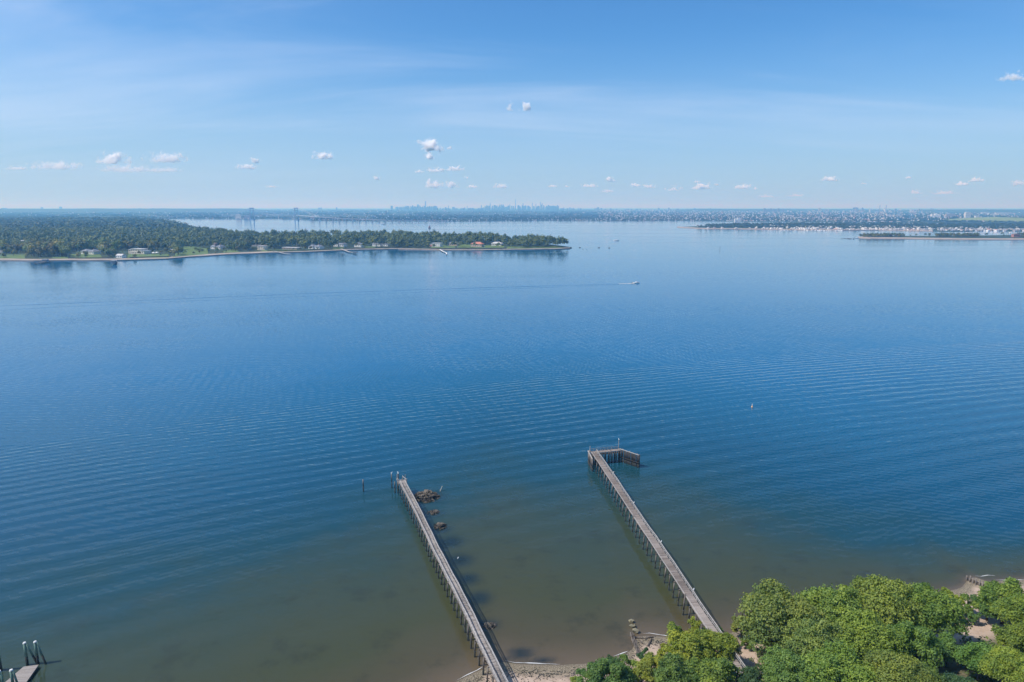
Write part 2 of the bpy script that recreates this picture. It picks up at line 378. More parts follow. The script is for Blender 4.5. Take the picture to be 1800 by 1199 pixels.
rocks_under = [(791, 953, 24, 11), (807, 985, 25, 12), (822, 1018, 22, 11), (842, 1052, 24, 13), (855, 1098, 24, 9), (752, 875, 30, 10), (762, 903, 18, 6), (775, 930, 20, 8), (916, 1148, 26, 10), (955, 1160, 22, 6), (890, 1165, 14, 5)]
def weedf(X, Y):
    W = np.zeros_like(X)
    for px, py, rx, ry in rocks_under:
        c = G(px, py); e = G(px, py+ry); rX = rx*mpp(c[1]); rY = abs(c[1]-e[1])
        dd = ((X-c[0])/rX)**2+((Y-c[1])/rY)**2
        W = np.maximum(W, np.exp(-0.9*dd**1.3))
    return W
def depthf(X, Y):
    D = np.clip(sdist(X, Y), 0, None)
    D = D - 28*np.exp(-((X+15)/60)**2)*np.clip(D/60, 0, 1)   # bar carried out beside the pier
    D = D + np.clip((X-60)/80, 0, 1)*np.clip(D/20, 0, 1)*70      # deeper water close in on the right
    return np.clip(D, 0, 300)
xs = np.concatenate([[-90000, -30000, -9000, -3000, -1000, -400, -260], np.arange(-200, 261, 1.6), [320, 450, 1000, 3000, 9000, 30000, 90000]])
ys = np.concatenate([[-9000, -1500, -200, 0], np.arange(40, 361, 1.6), [420, 520, 800, 1500, 4000, 12000, 40000, 90000]])
water = grid_mesh('water', xs, ys, lambda X, Y: np.zeros_like(X), M['water'], {'depth': depthf, 'weed': weedf}); tag(water, kind='structure')

def ground_mat():
    m = bpy.data.materials.new('shore_ground'); m.use_nodes = True; n = N(m.node_tree); m.node_tree.nodes.clear()
    pos = n('ShaderNodeNewGeometry').outputs['Position']; s = n('ShaderNodeAttribute', attribute_name='inland').outputs['Fac']
    s2 = n.math('ADD', s, n.math('MULTIPLY', n.math('SUBTRACT', n.noise(pos, 0.25, 4, 0.6), 0.5), 5.0))
    sand = n.ramp(n.noise(pos, 0.5, 5, 0.7), [(0.3, (0.36, 0.26, 0.19)), (0.7, (0.50, 0.385, 0.30))])
    peb = n.ramp(n.noise(pos, 4.5, 4, 0.8), [(0.35, (0.07, 0.055, 0.035)), (0.5, (0.19, 0.155, 0.10)), (0.66, (0.40, 0.33, 0.25))])
    soil = n.ramp(n.noise(pos, 0.8, 5, 0.6), [(0.35, (0.07, 0.075, 0.03)), (0.65, (0.17, 0.14, 0.08))])
    c = n.mix(n.smooth(s2, 1.6, 4.5), peb, sand); c = n.mix(n.smooth(s2, 14.0, 20.0), c, soil)
    c = n.mix(n.smooth(s, -1.0, 0.9), n.mix(1.0, c, (0.42, 0.42, 0.42, 1), 'MULTIPLY'), c)
    p = n('ShaderNodeBsdfPrincipled', {'Base Color': c, 'Roughness': 0.95})
    b = n('ShaderNodeBump', {'Strength': 0.8, 'Distance': 0.15, 'Height': n.noise(pos, 3.5, 5, 0.7)}); n.link(b.outputs[0], p.inputs['Normal'])
    n.link(p.outputs[0], n('ShaderNodeOutputMaterial').inputs[0]); return m
def landz(X, Y):
    d = -sdist(X, Y)
    z = np.where(d > 0, 0.055*np.minimum(d, 12)+0.30*np.clip(d-14, 0, 22), 0.09*d)
    z = z+np.clip(d, 0, 3)/3*0.12*(fbm(X*0.8, Y*0.8)-0.5)+np.clip(d-6, 0, 20)/20*1.2*(fbm(X*0.09, Y*0.09)-0.5)
    return np.maximum(z, -4)
xs = np.concatenate([[-3000, -1000, -400, -200, -120], np.arange(-60, 181, 1.0), [200, 230, 300, 600, 1500, 3000]])
ys = np.concatenate([[-4000, -1000, -200, 0, 30, 45], np.arange(55, 190, 1.0), [200, 230, 320, 500, 900, 1200]])
ground = grid_mesh('ground', xs, ys, landz, ground_mat(), {'inland': lambda X, Y: np.clip(-sdist(X, Y), -20, 60)}); tag(ground, kind='structure')

g = np.random.default_rng(90); mb = MB()
for _ in range(900):
    x = g.uniform(-14, 34); y = float(shoreY(x))-abs(g.normal(3.2, 1.1))-0.3*math.sin(x); z = float(landz(np.array([x]), np.array([y]))[0]); a = g.uniform(0, 3.1); l = g.uniform(0.08, 0.45)
    mb.box((x, y, z+0.02), (l, g.uniform(0.05, 0.16), 0.05), a, tint=0.5)
wr = mb.build('wrack_line', M['weedy']); tag(wr, 'scattered dark seaweed and pebbles along the top of the small beach', 'seaweed', kind='stuff')
def ribbon(name, px_pts, wpx, z, m, parent=None, jit=0.25, wave=None):
    """thin irregular strip of foam laid along the waterline"""
    P = [G(a, b) for a, b in px_pts]; D = []
    for a, b in zip(P[:-1], P[1:]):
        k = max(2, int(np.linalg.norm(b-a)/0.5)); D += [a+(b-a)*i/k for i in range(k)]
    D.append(P[-1]); mb = MB(); V = []
    for i, p in enumerate(D):
        t = i/(len(D)-1); wd = wpx*0.42*(0.15+math.sin(math.pi*t))*(0.1+1.5*vnoise(i*0.55, 3.3))
        yy = p[1]+jit*(vnoise(i*0.2, 8.1)-0.5)*2
        V += [(p[0], yy-wd/2, z), (p[0], yy+wd/2, z)]
    mb.add(V, [(2*i, 2*i+2, 2*i+3, 2*i+1) for i in range(len(D)-1)])
    return mb.build(name, m, parent)
for pts, wd in (([(803, 1197), (820, 1188), (838, 1180), (850, 1173)], 0.55), ([(886, 1162), (905, 1166), (930, 1167), (960, 1168), (985, 1167)], 0.4),
                ([(1078, 1155), (1090, 1151), (1104, 1146)], 0.6), ([(1130, 1115), (1142, 1114), (1166, 1118), (1185, 1120)], 0.4),
                ([(1714, 1013), (1725, 1014), (1737, 1012), (1750, 1013)], 0.5), ([(1750, 1020), (1775, 1021), (1800, 1020)], 0.5)):
    tag(ribbon('foam_line', pts, wd, 0.05, M['foam']), kind='stuff', label='thin white foam line where small waves reach the beach', group='foam along the waterline')

# ------------------------------------------------------------------ far land sheets
def poly_sheet(name, px, z, m, skirt=True, world=None):
    P = [G(a, b)[:2] for a, b in px] if world is None else world
    mb = MB(); k = len(P); bot = -3.0
    area = sum(P[i][0]*P[(i+1) % k][1]-P[(i+1) % k][0]*P[i][1] for i in range(k))
    if area < 0: P = P[::-1]
    mb.add([(x, y, z) for x, y in P], [tuple(range(k))])
    c = np.mean(np.array(P), 0)
    mb.add([(x, y, z) for x, y in P]+[(x, y, bot) for x, y in P], [(i+k, (i+1) % k+k, (i+1) % k, i) for i in range(k)])
    o = mb.build(name, m); tag(o, kind='structure'); return o, P
def inside(P, X, Y):
    c = np.zeros(len(X), bool); k = len(P)
    for i in range(k):
        x1, y1 = P[i]; x2, y2 = P[(i+1) % k]
        c ^= ((y1 > Y) != (y2 > Y)) & (X < (x2-x1)*(Y-y1)/((y2-y1) if y2 != y1 else 1e-9)+x1)
    return c
M['woodfloor'] = mat('woodland_floor', (0.035, 0.055, 0.022), 0.95, 0.35, 0.02)
M['farland'] = mat('far_land', (0.05, 0.07, 0.04), 0.95, vs_=0.0012, col2=(0.035, 0.055, 0.03))
front = [(-260, 462), (-60, 459), (0, 457.5), (60, 458.5), (130, 458), (200, 458), (290, 455.5), (330, 452), (400, 447.5), (480, 444.5), (530, 443.5), (620, 439.5), (700, 438), (780, 440), (850, 440), (920, 439), (980, 438), (1002, 436.5)]
back = [(1005, 436), (990, 433.6), (960, 430), (900, 425.5), (840, 422), (760, 419), (700, 418), (560, 419), (470, 417.5), (400, 415.5), (345, 410), (320, 400), (290, 393.5), (265, 389.5), (235, 387), (-60, 387), (-500, 390)]
pen, PEN = poly_sheet('peninsula', front+back, 1.6, M['woodfloor'])
tag(pen, label='low wooded peninsula across the bay')
def offset_strip(name, px, dpx0, dpx1, z, m):
    V = []; mb = MB()
    for a, b in px:
        V += [(*G(a, b-dpx0)[:2], z), (*G(a, b-dpx1)[:2], z)]
    k = len(px)
    mb.add(V, [(2*i, 2*i+2, 2*i+3, 2*i+1) for i in range(k-1)])
    mb.add([(v[0], v[1], z if j % 2 else -1) for j, v in enumerate([x for i in range(k) for x in (V[2*i], V[2*i])])], [(2*i, 2*i+2, 2*i+3, 2*i+1) for i in range(k-1)])
    o = mb.build(name, m); tag(o, kind='structure'); return o
offset_strip('far_beach', [(a, b+0.2) for a, b in front[1:10]], -0.5, 1.9, 1.62, M['beachsand'])
offset_strip('far_foreshore', [(a, b+0.2) for a, b in front[9:]], -0.5, 0.9, 1.62, M['foreshore'])

far_front = [(-4000, 389), (-600, 386), (100, 385.5), (250, 385), (330, 384.6), (430, 385.4), (480, 384.6), (519, 386), (560, 387.5), (640, 388.6), (780, 389), (860, 388.6), (960, 388), (1060, 388.6), (1180, 388.2), (1300, 389.2), (1380, 389.6), (1500, 390.5), (1600, 391), (1700, 392), (1900, 393), (2600, 394), (5200, 392)]
ff = [G(a, b)[:2] for a, b in far_front]; FAR = [list(p) for p in ff]+[[88000, 88000], [-88000, 88000]]
mb = MB(); k = len(ff)
V = []; F = []
rings = [0, 1500, 5000, 12000, 26000, 80000]
for j, dy in enumerate(rings):
    for (x, y) in ff: V.append((x*(y+dy)/y, y+dy, [1.5, 6, 12, 22, 28, 28][j]))
for j in range(len(rings)-1):
    for i in range(k-1): F.append((j*k+i, j*k+i+1, (j+1)*k+i+1, (j+1)*k+i))
mb.add(V, F); mb.add([(x, y, 1.5) for x, y in ff]+[(x, y, -2) for x, y in ff], [(i+k, i+1+k, i+1, i) for i in range(k-1)])
tag(mb.build('far_shore', M['farland'], smooth=False), kind='structure')
def land_h(dy): return np.interp(dy, rings, [1.5, 6, 12, 22, 28, 28])

isle_px = [(1190, 399.5), (1215, 401), (1245, 402.5), (1300, 402.8), (1360, 403.6), (1420, 404.5), (1480, 405), (1545, 404.5), (1640, 406.5), (1680, 407), (1740, 406), (1800, 406.5), (1950, 408), (2100, 408), (2100, 394.5), (1700, 395), (1600, 394.5), (1500, 394), (1400, 393.5), (1300, 395), (1245, 397), (1212, 398.8)]
isle, ISLE = poly_sheet('town_island', isle_px, 1.5, M['woodfloor']); tag(isle, label='low island town beyond the bay')
offset_strip('island_beach', [(a, b+0.15) for a, b in isle_px[:9]], -0.3, 1.0, 1.52, M['beachsand'])
hart_px = [(1508, 418), (1530, 419.3), (1600, 420), (1700, 421.3), (1800, 421.5), (1950, 422), (2100, 423), (2100, 413), (1800, 413.5), (1700, 415), (1600, 415.6), (1530, 415.4), (1512, 416.8)]
hart, HART = poly_sheet('spit_island', hart_px, 1.4, M['woodfloor']); tag(hart, label='narrow wooded island with a sandy edge at the right')
offset_strip('spit_beach', [(a, b+0.15) for a, b in hart_px[:7]], -0.4, 1.8, 1.42, M['beachsand'])
sk = G(1500, 419.8)

# ================================================================== VEGETATION
def crown_quads(rad, ncl, per, leaf, seed, flat=0.72, hc=0.0, zmin=-0.35, fill=(0.50, 0.86), orient=(0.8, 0.55), crange=(0.13, 0.27)):
    g = np.random.default_rng(seed); cs = []; tries = 0
    while len(cs) < ncl and tries < ncl*60:
        tries += 1
        d = g.normal(size=3); d /= np.linalg.norm(d)
        if d[2] < zmin: continue
        rr = g.uniform(*fill)*rad*(1+0.16*math.sin(3*math.atan2(d[1], d[0])+seed)); p = d*rr*np.array([1, 1, flat]); cr = g.uniform(*crange)*rad
        if all(np.linalg.norm(p-q[0]) > 0.62*max(cr, q[1]) for q in cs): cs.append((p, cr))
    V = []; T = []
    for p, cr in cs:
        m = int(per*(cr/(0.20*rad))**2); d = g.normal(size=(m, 3)); d /= np.linalg.norm(d, axis=1)[:, None]
        d[:, 2] = np.where(d[:, 2] < -0.45, -d[:, 2], d[:, 2])
        lump = 1+0.22*np.sin(d[:, 0]*5+p[0]*3)*np.sin(d[:, 1]*5+p[1]*2)+0.16*np.sin(d[:, 2]*9+p[1])
        rr = cr*lump*g.uniform(0.70, 1.18, m)
        c = p+d*rr[:, None]*np.array([1, 1, 0.85])
        nrm = d*orient[0]+g.normal(size=(m, 3))*orient[1]+np.array([0, 0, 0.35]); nrm /= np.linalg.norm(nrm, axis=1)[:, None]
        a = np.cross(nrm, g.normal(size=(m, 3))); a /= np.linalg.norm(a, axis=1)[:, None]; b = np.cross(nrm, a)
        sz = leaf*g.uniform(0.55, 1.35, m)[:, None]; el = g.uniform(0.5, 0.9, m)[:, None]
        V.append(np.stack([c-a*sz*0.5, c-b*sz*el*0.5, c+a*sz*0.5, c+b*sz*el*0.5], 1))
        T.append(np.clip(g.uniform(0.15, 0.85)+g.normal(0, 0.16, m), 0, 1))
    V = np.concatenate(V); V[:, :, 2] += hc
    return V, np.concatenate(T), cs

def trunk_mesh(rad, hc, cs, seed, k=7, tr=None):
    g = np.random.default_rng(seed+99); mb = MB(); tr = tr or 0.05*rad+0.08; fork = hc*0.45
    lean = g.normal(0, 0.04*rad, 2)
    mb.tube([(0, 0, -1.2), (lean[0]*0.4, lean[1]*0.4, fork*0.5), (lean[0], lean[1], fork)], [tr*1.35, tr, tr*0.85], k)
    for p, cr in cs[:int(len(cs)*0.75)]:
        e = np.array(p)+[0, 0, hc]; s0 = np.array([lean[0], lean[1], fork]); mid = s0*0.5+e*0.5+np.array([0, 0, -0.08*rad])+g.normal(0, 0.05*rad, 3)
        mb.tube([s0, mid, e], [tr*0.5, tr*0.30, tr*0.10], 5)
    return mb.mesh('trunk', M['bark'], True)

PROTO = {}
def proto(key, rad, ncl, per, leaf, seeds, flat, hcf, zmin=-0.35):
    L = []
    for s in seeds:
        hc = rad*hcf; V, T, cs = crown_quads(rad, ncl, per, leaf, s, flat, hc, zmin)
        L.append((quads_mesh('crown', V, M['leaf'], T), trunk_mesh(rad, hc, cs, s), rad, hc))
    PROTO[key] = L
proto('big', 7.5, 100, 290, 0.42, (1, 2, 3, 4), 0.74, 1.05)
proto('mid', 4.6, 64, 230, 0.36, (11, 12, 13), 0.80, 1.05)
proto('small', 2.4, 18, 190, 0.30, (21, 22, 23), 0.85, 0.95, -0.6)
proto('thin', 5.0, 22, 150, 0.40, (31, 32), 0.80, 1.15)

GREEN = dict(mid=(0.165, 0.250, 0.060), deep=(0.115, 0.205, 0.060), dark=(0.060, 0.120, 0.055), lime=(0.22, 0.275, 0.052), olive=(0.185, 0.240, 0.066), fresh=(0.205, 0.285, 0.060), grey=(0.150, 0.185, 0.095))
def lz(x, y): return float(landz(np.array([float(x)]), np.array([float(y)]))[0])
NT = [0]
def tree(px, py, rpx, kind, col, label, name='broadleaf_tree', group=None, cat='tree'):
    L = PROTO[kind]; NT[0] += 1; cm, tm, rad, hc = L[NT[0] % len(L)]
    z = 6.0
    for _ in range(6):
        p = G(px, py+(5 if kind in ('big', 'mid') else 0), z); r = rpx*mpp(p[1])*(1.44 if kind in ('big', 'mid') else 1.18); s = r/rad; z = lz(p[0], p[1])+hc*s
    g = np.random.default_rng(NT[0]*7)
    t = thing(name, (p[0], p[1], lz(p[0], p[1])), label, cat, group, g.uniform(0, 6.28)); sx_ = s*g.uniform(0.93, 1.07); t.scale = (sx_, s, s*g.uniform(0.92, 1.08))
    c = bpy.data.objects.new('crown', cm); C.objects.link(c); c.parent = t
    base = np.array(GREEN[col])*g.uniform(0.88, 1.14)*np.array([g.uniform(0.92, 1.1), 1, g.uniform(0.85, 1.15)]); c.color = (*base, 1)
    k = bpy.data.objects.new('trunk', tm); C.objects.link(k); k.parent = t
    return t
FG = 'trees of the wooded bank at lower right'
for a in [
 (1368, 1092, 56, 'big', 'olive', 'broad olive-green tree whose crown overhangs the sea just right of the long bare pier'),
 (1466, 1080, 50, 'big', 'mid', 'rounded mid-green tree second from the left along the crest of the big bank canopy'),
 (1556, 1066, 50, 'big', 'fresh', 'tallest bright yellow-green topped tree on the crest of the bank canopy'),
 (1632, 1076, 44, 'big', 'mid', 'round green tree on the canopy crest just left of the pebble beach and wooden groyne'),
 (1676, 1058, 17, 'small', 'lime', 'small yellowish bushy tree poking out at the edge of the pebble beach'),
 (1428, 1136, 48, 'big', 'olive', 'olive-green tree below the overhanging one, left middle of the large canopy'),
 (1528, 1128, 50, 'big', 'mid', 'wide green tree in the very middle of the large canopy'),
 (1608, 1136, 36, 'mid', 'deep', 'deep green tree in the canopy left of the bare sandy clearing'),
 (1476, 1184, 52, 'big', 'mid', 'large green crown at the bottom edge below the middle of the canopy'),
 (1392, 1186, 44, 'big', 'deep', 'deep green crown at the bottom edge right of where the pier walkway disappears'),
 (1574, 1188, 46, 'big', 'olive', 'olive crown at the bottom edge left of the rooftop aerial'),
 (1666, 1140, 22, 'mid', 'deep', 'dark green tree directly below the sandy clearing on its left'),
 (1682, 1082, 15, 'small', 'mid', 'small green tree at the upper left rim of the sandy clearing'),
 (1738, 1060, 21, 'mid', 'deep', 'dark green tree right behind the wooden groyne on the pebble beach'),
 (1768, 1050, 34, 'mid', 'mid', 'round green tree at the right above the sandy clearing'),
 (1800, 1080, 34, 'big', 'fresh', 'light green tree cut by the right edge beside the sandy clearing'),
 (1786, 1124, 27, 'mid', 'mid', 'mid green tree right and below the sandy clearing'),
 (1724, 1156, 30, 'mid', 'deep', 'deep green tree centred just below the sandy clearing'),
 (1776, 1172, 36, 'big', 'fresh', 'bright green tree in the bottom right corner'),
 (1620, 1196, 30, 'mid', 'mid', 'green crown at the bottom edge touching the rooftop aerial from the left'),
 (1186, 1112, 17, 'small', 'mid', 'small round green tree standing alone against the little sand beach'),
 (1226, 1098, 17, 'small', 'fresh', 'small umbrella-shaped tree with bare stems at the left side of the long bare pier'),
 (1256, 1110, 13, 'small', 'deep', 'small dark green bushy tree touching the left rail of the long bare pier'),
 (1212, 1142, 34, 'mid', 'lime', 'broad yellow-green tree below the small round beach tree'),
 (1262, 1136, 30, 'mid', 'lime', 'broad yellow-green tree covering the foot of the long bare pier'),
 (1168, 1146, 18, 'small', 'lime', 'yellow-green shrubby tree on the sand beside the rotting left groyne'),
 (1134, 1152, 13, 'small', 'dark', 'small blue-green dark bush at the landward end of the rotting left groyne'),
 (1069, 1162, 10, 'small', 'dark', 'small dark conical bush standing above the left end of the foreground trees'),
 (1074, 1186, 34, 'mid', 'deep', 'dark green tree nearest the pink sand at the left end of the foreground trees'),
 (1030, 1196, 22, 'small', 'deep', 'low green shrub at the bottom edge, leftmost of the foreground trees'),
 (1128, 1184, 20, 'small', 'lime', 'bright yellow-green shrub between the two dark trees at the bottom left of the bank'),
 (1186, 1192, 34, 'mid', 'deep', 'dense dark green tree at the bottom edge below the yellow-green trees'),
 (1250, 1188, 36, 'mid', 'mid', 'dense green tree at the bottom edge left of where the pier walkway reappears'),
 (1304, 1106, 20, 'small', 'olive', 'small olive tree touching the right rail of the long bare pier'),
 (1312, 1130, 12, 'small', 'mid', 'little green bush on the bare ground right of the pier foot'),
 (1700, 1066, 19, 'small', 'mid', 'small green tree on the pebble beach edge left of the groyne landward end'),
 (1712, 1086, 12, 'small', 'deep', 'small dark tree at the top rim of the sandy clearing'),
 (1662, 1044, 13, 'small', 'fresh', 'small light green tree between the canopy crest and the pebble beach'),
 (1014, 1199, 12, 'small', 'mid', 'little green bush in the lowest left corner of the foreground foliage'),
 (1096, 1196, 22, 'small', 'deep', 'deep green bush at the bottom edge below the nearest dark tree'),
 (1150, 1168, 24, 'mid', 'lime', 'yellow-green tree between the blue-green bush and the broad yellow-green trees'),
 (1102, 1172, 20, 'small', 'mid', 'mid green bushy tree between the nearest dark tree and the bright shrub'),
 (1210, 1168, 26, 'mid', 'mid', 'mid green tree directly below the broad yellow-green trees'),
 (1336, 1108, 17, 'small', 'olive', 'small olive tree squeezed between the pier and the broad overhanging tree'),
 (1356, 1140, 16, 'small', 'grey', 'small greyish tree under the left side of the overhanging olive tree'),
 (1336, 1188, 20, 'small', 'dark', 'very dark shaded bush at the bottom edge beside the end of the visible walkway'),
 (1283, 1124, 14, 'small', 'lime', 'small yellow-green crown hanging over the pier walkway itself'),
 (1040, 1178, 12, 'small', 'dark', 'small dark shrub between the conical bush and the leftmost low shrub'),
 (1346, 1160, 26, 'thin', 'grey', 'thin grey-green tree with bare branches showing on the ground right of the pier foot'),
]: tree(*a, group=FG)
for a in [(1050, 1262, 40, 'big', 'deep'), (1150, 1262, 42, 'big', 'mid'), (1255, 1258, 44, 'big', 'deep'), (1345, 1255, 40, 'big', 'mid'), (1440, 1262, 44, 'big', 'deep'), (1540, 1260, 44, 'big', 'mid'), (1640, 1268, 40, 'big', 'deep'), (1745, 1252, 40, 'big', 'mid'), (1860, 1130, 44, 'big', 'mid'), (1862, 1052, 40, 'big', 'fresh'), (1320, 1206, 24, 'mid', 'dark'), (1690, 1215, 26, 'mid', 'dark')]:
    tree(*a, 'broad green tree of the bank, mostly below or beside the picture', group='bank trees beyond the picture edge')
# ground cover under the trees
V = []; T = []; g = np.random.default_rng(5)
X = g.uniform(15, 150, 9000); Y = g.uniform(62, 165, 9000); dd = -sdist(X, Y)
c0 = G(1722, 1100, 1.5)
ok = (dd > 7)&(dd < 48)&(fbm(X*0.11+5, Y*0.11) > np.clip(0.60-0.012*(dd-7), 0.30, 1))&(((X-c0[0])/8)**2+((Y-c0[1])/6)**2 > 1)
X = X[ok]; Y = Y[ok]; Z = landz(X, Y)
c = np.stack([X, Y, Z+g.uniform(0.1, 0.9, len(X))], 1); c = np.repeat(c, 6, 0)+g.normal(0, 0.35, (len(c)*6, 3)); m = len(c)
nrm = g.normal(size=(m, 3))+[0, 0, 1.2]; nrm /= np.linalg.norm(nrm, axis=1)[:, None]; a_ = np.cross(nrm, g.normal(size=(m, 3))); a_ /= np.linalg.norm(a_, axis=1)[:, None]; b_ = np.cross(nrm, a_); sz = g.uniform(0.2, 0.5, (m, 1))
uo = bpy.data.objects.new('undergrowth', quads_mesh('undergrowth', np.stack([c-a_*sz, c-b_*sz*0.6, c+a_*sz, c+b_*sz*0.6], 1), M['leaf'], g.uniform(0, 1, m))); C.objects.link(uo)
uo.color = (0.08, 0.12, 0.04, 1); tag(uo, 'low green undergrowth on the ground beneath the bank trees', 'undergrowth', kind='stuff')

# ---- far trees
def far_proto(seed, rad=6.6, leaf=1.35, per=12, ncl=13):
    V, T, cs = crown_quads(rad, ncl, per, leaf, seed, 0.9, rad*0.95, -0.6, (0.28, 0.62), (1.4, 0.35), (0.30, 0.46))
    return V, T
FT = [far_proto(s) for s in (101, 102, 103, 104, 105)]
FTm = [quads_mesh('crown', V, M['farleaf'], T) for V, T in FT]
ftr = MB().tube([(0, 0, -1), (0, 0, 5.5)], [0.45, 0.3], 5).mesh('trunk', M['bark'])
COR = [quads_mesh('crown', far_proto(s, 6.6, 2.6, 4, 8)[0], M['farleaf'], far_proto(s, 6.6, 2.6, 4, 8)[1]) for s in (201,)]
LOW = [crown_quads(6.6, 7, 4, 2.9, s, 0.9, 6.0, -0.4, (0.3, 0.6), (1.4, 0.35), (0.30, 0.46))[:2] for s in (211, 212, 213)]
def pyof(x, y, z=0.0):
    cz = -(z-H); v = y*math.cos(TH)+cz*math.sin(TH); up = y*math.sin(TH)-cz*math.cos(TH)
    return 900+1200*x/v, 599.5-1200*up/v
# (x0, x1, py limit): landward of which trees begin
HOUSES = [  # px centre, base py, width px, height px, style, label
 (156, 447.0, 33, 9, 'villa', 'large pale house with several gables behind a lawn, leftmost big house on the point'),
 (210.5, 453.5, 15, 7, 'boathouse', 'small white boathouse with a pale roof right at the beach of the point'),
 (242, 446.5, 40, 10, 'mansion', 'long white flat-roofed mansion above a terraced lawn on the point'),
 (303.5, 439.5, 9, 6, 'cottage', 'small white house with one gable at the top of the sloping lawn'),
 (381, 438.0, 23, 8, 'villa', 'white house with a brown tower roof standing in trees right of the sloping lawn'),
 (460, 439.6, 17, 8, 'mansion', 'white arched house close to the shore right of the marshy inlet'),
 (511, 438.6, 33, 4.5, 'pavilion', 'long low flat pavilion with a tall mast behind it'),
 (554, 437.5, 25, 7.5, 'villa', 'wide white house with a grey roof right of the low pavilion'),
 (597, 433.5, 22, 8, 'villa', 'grey-roofed house half hidden in trees above the angled jetty'),
 (630, 434.5, 15, 8, 'cottage', 'small white gabled house between two dark trees'),
 (663, 433.0, 17, 7.5, 'villa', 'white house left of its small twin near the middle of the point'),
 (679, 433.0, 9, 6, 'cottage', 'small pale house touching the wider white one near the middle of the point'),
 (766, 433.6, 22, 7, 'flat', 'white modern house with an orange wing behind the curved white jetty'),
 (797, 432.0, 19, 6.5, 'grey', 'dark grey-roofed house right of the curved white jetty'),
 (839, 434.0, 22, 8.5, 'red', 'house with a long bright red-orange tiled roof on a lawn'),
 (874, 432.0, 20, 6.5, 'pale', 'pale hip-roofed house right of the red-roofed one'),
]
fl = [(-300, 452), (-60, 450), (0, 448), (40, 446.5), (60, 453.5), (118, 454), (124, 444), (178, 444), (181, 454), (198, 454), (201, 442), (300, 441), (303, 448), (305, 453), (317, 453), (321, 436.5), (366, 436.5), (368, 436), (396, 436), (398, 443), (440, 442), (446, 438), (492, 438.5), (494, 436.0), (529, 436), (531, 438.5), (541, 438.5), (542, 435.5), (566, 435.5), (568, 437), (584, 437), (586, 431.5), (609, 431.5), (611, 435.5), (620, 435.5), (622, 432.5), (639, 432.5), (641, 434.5), (652, 434.5), (654, 431), (685, 431), (688, 437.2), (754, 438.2), (757, 431.6), (778, 431.6), (780, 434.5), (786, 434.5), (788, 430), (807, 430), (809, 430.5), (826, 430.5), (827, 432), (852, 432), (854, 431.5), (861, 431.5), (864, 430), (884, 430), (888, 434), (905, 434), (912, 437), (1000, 436.3)]
flx = [a for a, b in fl]; fly = [b for a, b in fl]
HZONE = [(h[0]-h[2]*0.56, h[0]+h[2]*0.56, h[1]-0.5) for h in HOUSES]
pts = []; g = np.random.default_rng(17)
PA = np.array(PEN); y = PA[:, 1].min()-20
while y < min(PA[:, 1].max(), 5200):
    cell = max(15.0, 15.0+(y-1500)*0.0085); xx = np.arange(max(PA[:, 0].min(), -0.95*y), PA[:, 0].max()+40, cell)
    xx = xx+g.uniform(-0.45, 0.45, len(xx))*cell; yy = y+g.uniform(-0.45, 0.45, len(xx))*cell
    k = inside(PEN, xx, yy); xx, yy = xx[k], yy[k]
    px, py = pyof(xx, yy); lim = np.interp(px, flx, fly)
    cl = vnoise(xx*0.012, yy*0.012)
    k = (py < lim)&(px > -520)&~((px > 405)&(px < 468)&(py > 425.5)&(py < 436.5)&(cl > 0.25))
    kb = (py >= lim)&(py < np.interp(px, [a for a, b in front], [b for a, b in front])-1.6)&(g.random(len(xx)) < 0.16)&~np.array([any(abs(a-h[0]) < h[2]*0.6 and b < h[1]+1.5 for h in HOUSES) for a, b in zip(px, py)], dtype=bool)
    for i in np.where(kb)[0]: pts.append((xx[i], yy[i], -1))
    for i in np.where(k)[0]: pts.append((xx[i], yy[i], cell))
    y += cell
pts.sort(key=lambda p: p[1]-0.0*abs(p[0]))
vis = [p for p in pts if pyof(p[0], p[1])[0] > -5]
near = vis[:290]; ns = set(near); rest = [p for p in pts if p not in ns]
def fcol(g, x, y):
    a = vnoise(x*0.006+3, y*0.006); base = np.array([0.100, 0.136, 0.042])*(0.65+0.7*a)*g.uniform(0.60, 1.45); base[0] *= g.uniform(0.8, 1.5); return base
ZN = [(28, 'at the left picture edge on the point'), (62, 'around the dark jetty at the far left'), (95, 'just right of the dark jetty at the far left'), (125, 'just left of the many-gabled pale house'), (200, 'around the many-gabled pale house'), (300, 'behind the long white mansion'), (368, 'around the sloping bright lawn'), (440, 'around the white house with the brown tower'), (500, 'by the white arched house'), (585, 'behind the low pavilion with the mast'), (640, 'around the angled grey jetty'), (690, 'behind the white twin houses'), (757, 'in the thick clump reaching the water left of the curved white jetty'), (826, 'behind the curved white jetty'), (890, 'around the red-roofed house'), (2000, 'on the tapering right-hand tip of the point')]
def pzone(px):
    z_ = next(z for lim, z in ZN if px < lim); return 'dark green tree '+z_, 'tree', 'trees '+z_
for i, (x, y, cell) in enumerate(near):
    s = g.uniform(1.0, 1.75)*(0.70+0.62*vnoise(x/55, y/140))*(0.42 if cell < 0 else 0.65 if g.random() < 0.2 else 1)
    t = thing('waterfront_tree', (x, y, 1.6), *pzone(pyof(x, y)[0]), g.uniform(0, 6.28)); t.scale = (s, s, s*g.uniform(0.85, 1.2))
    o = bpy.data.objects.new('crown', FTm[i % 5]); C.objects.link(o); o.parent = t; o.color = (*fcol(g, x, y), 1)
    o = bpy.data.objects.new('trunk', ftr); C.objects.link(o); o.parent = t
print('peninsula trees', len(pts))
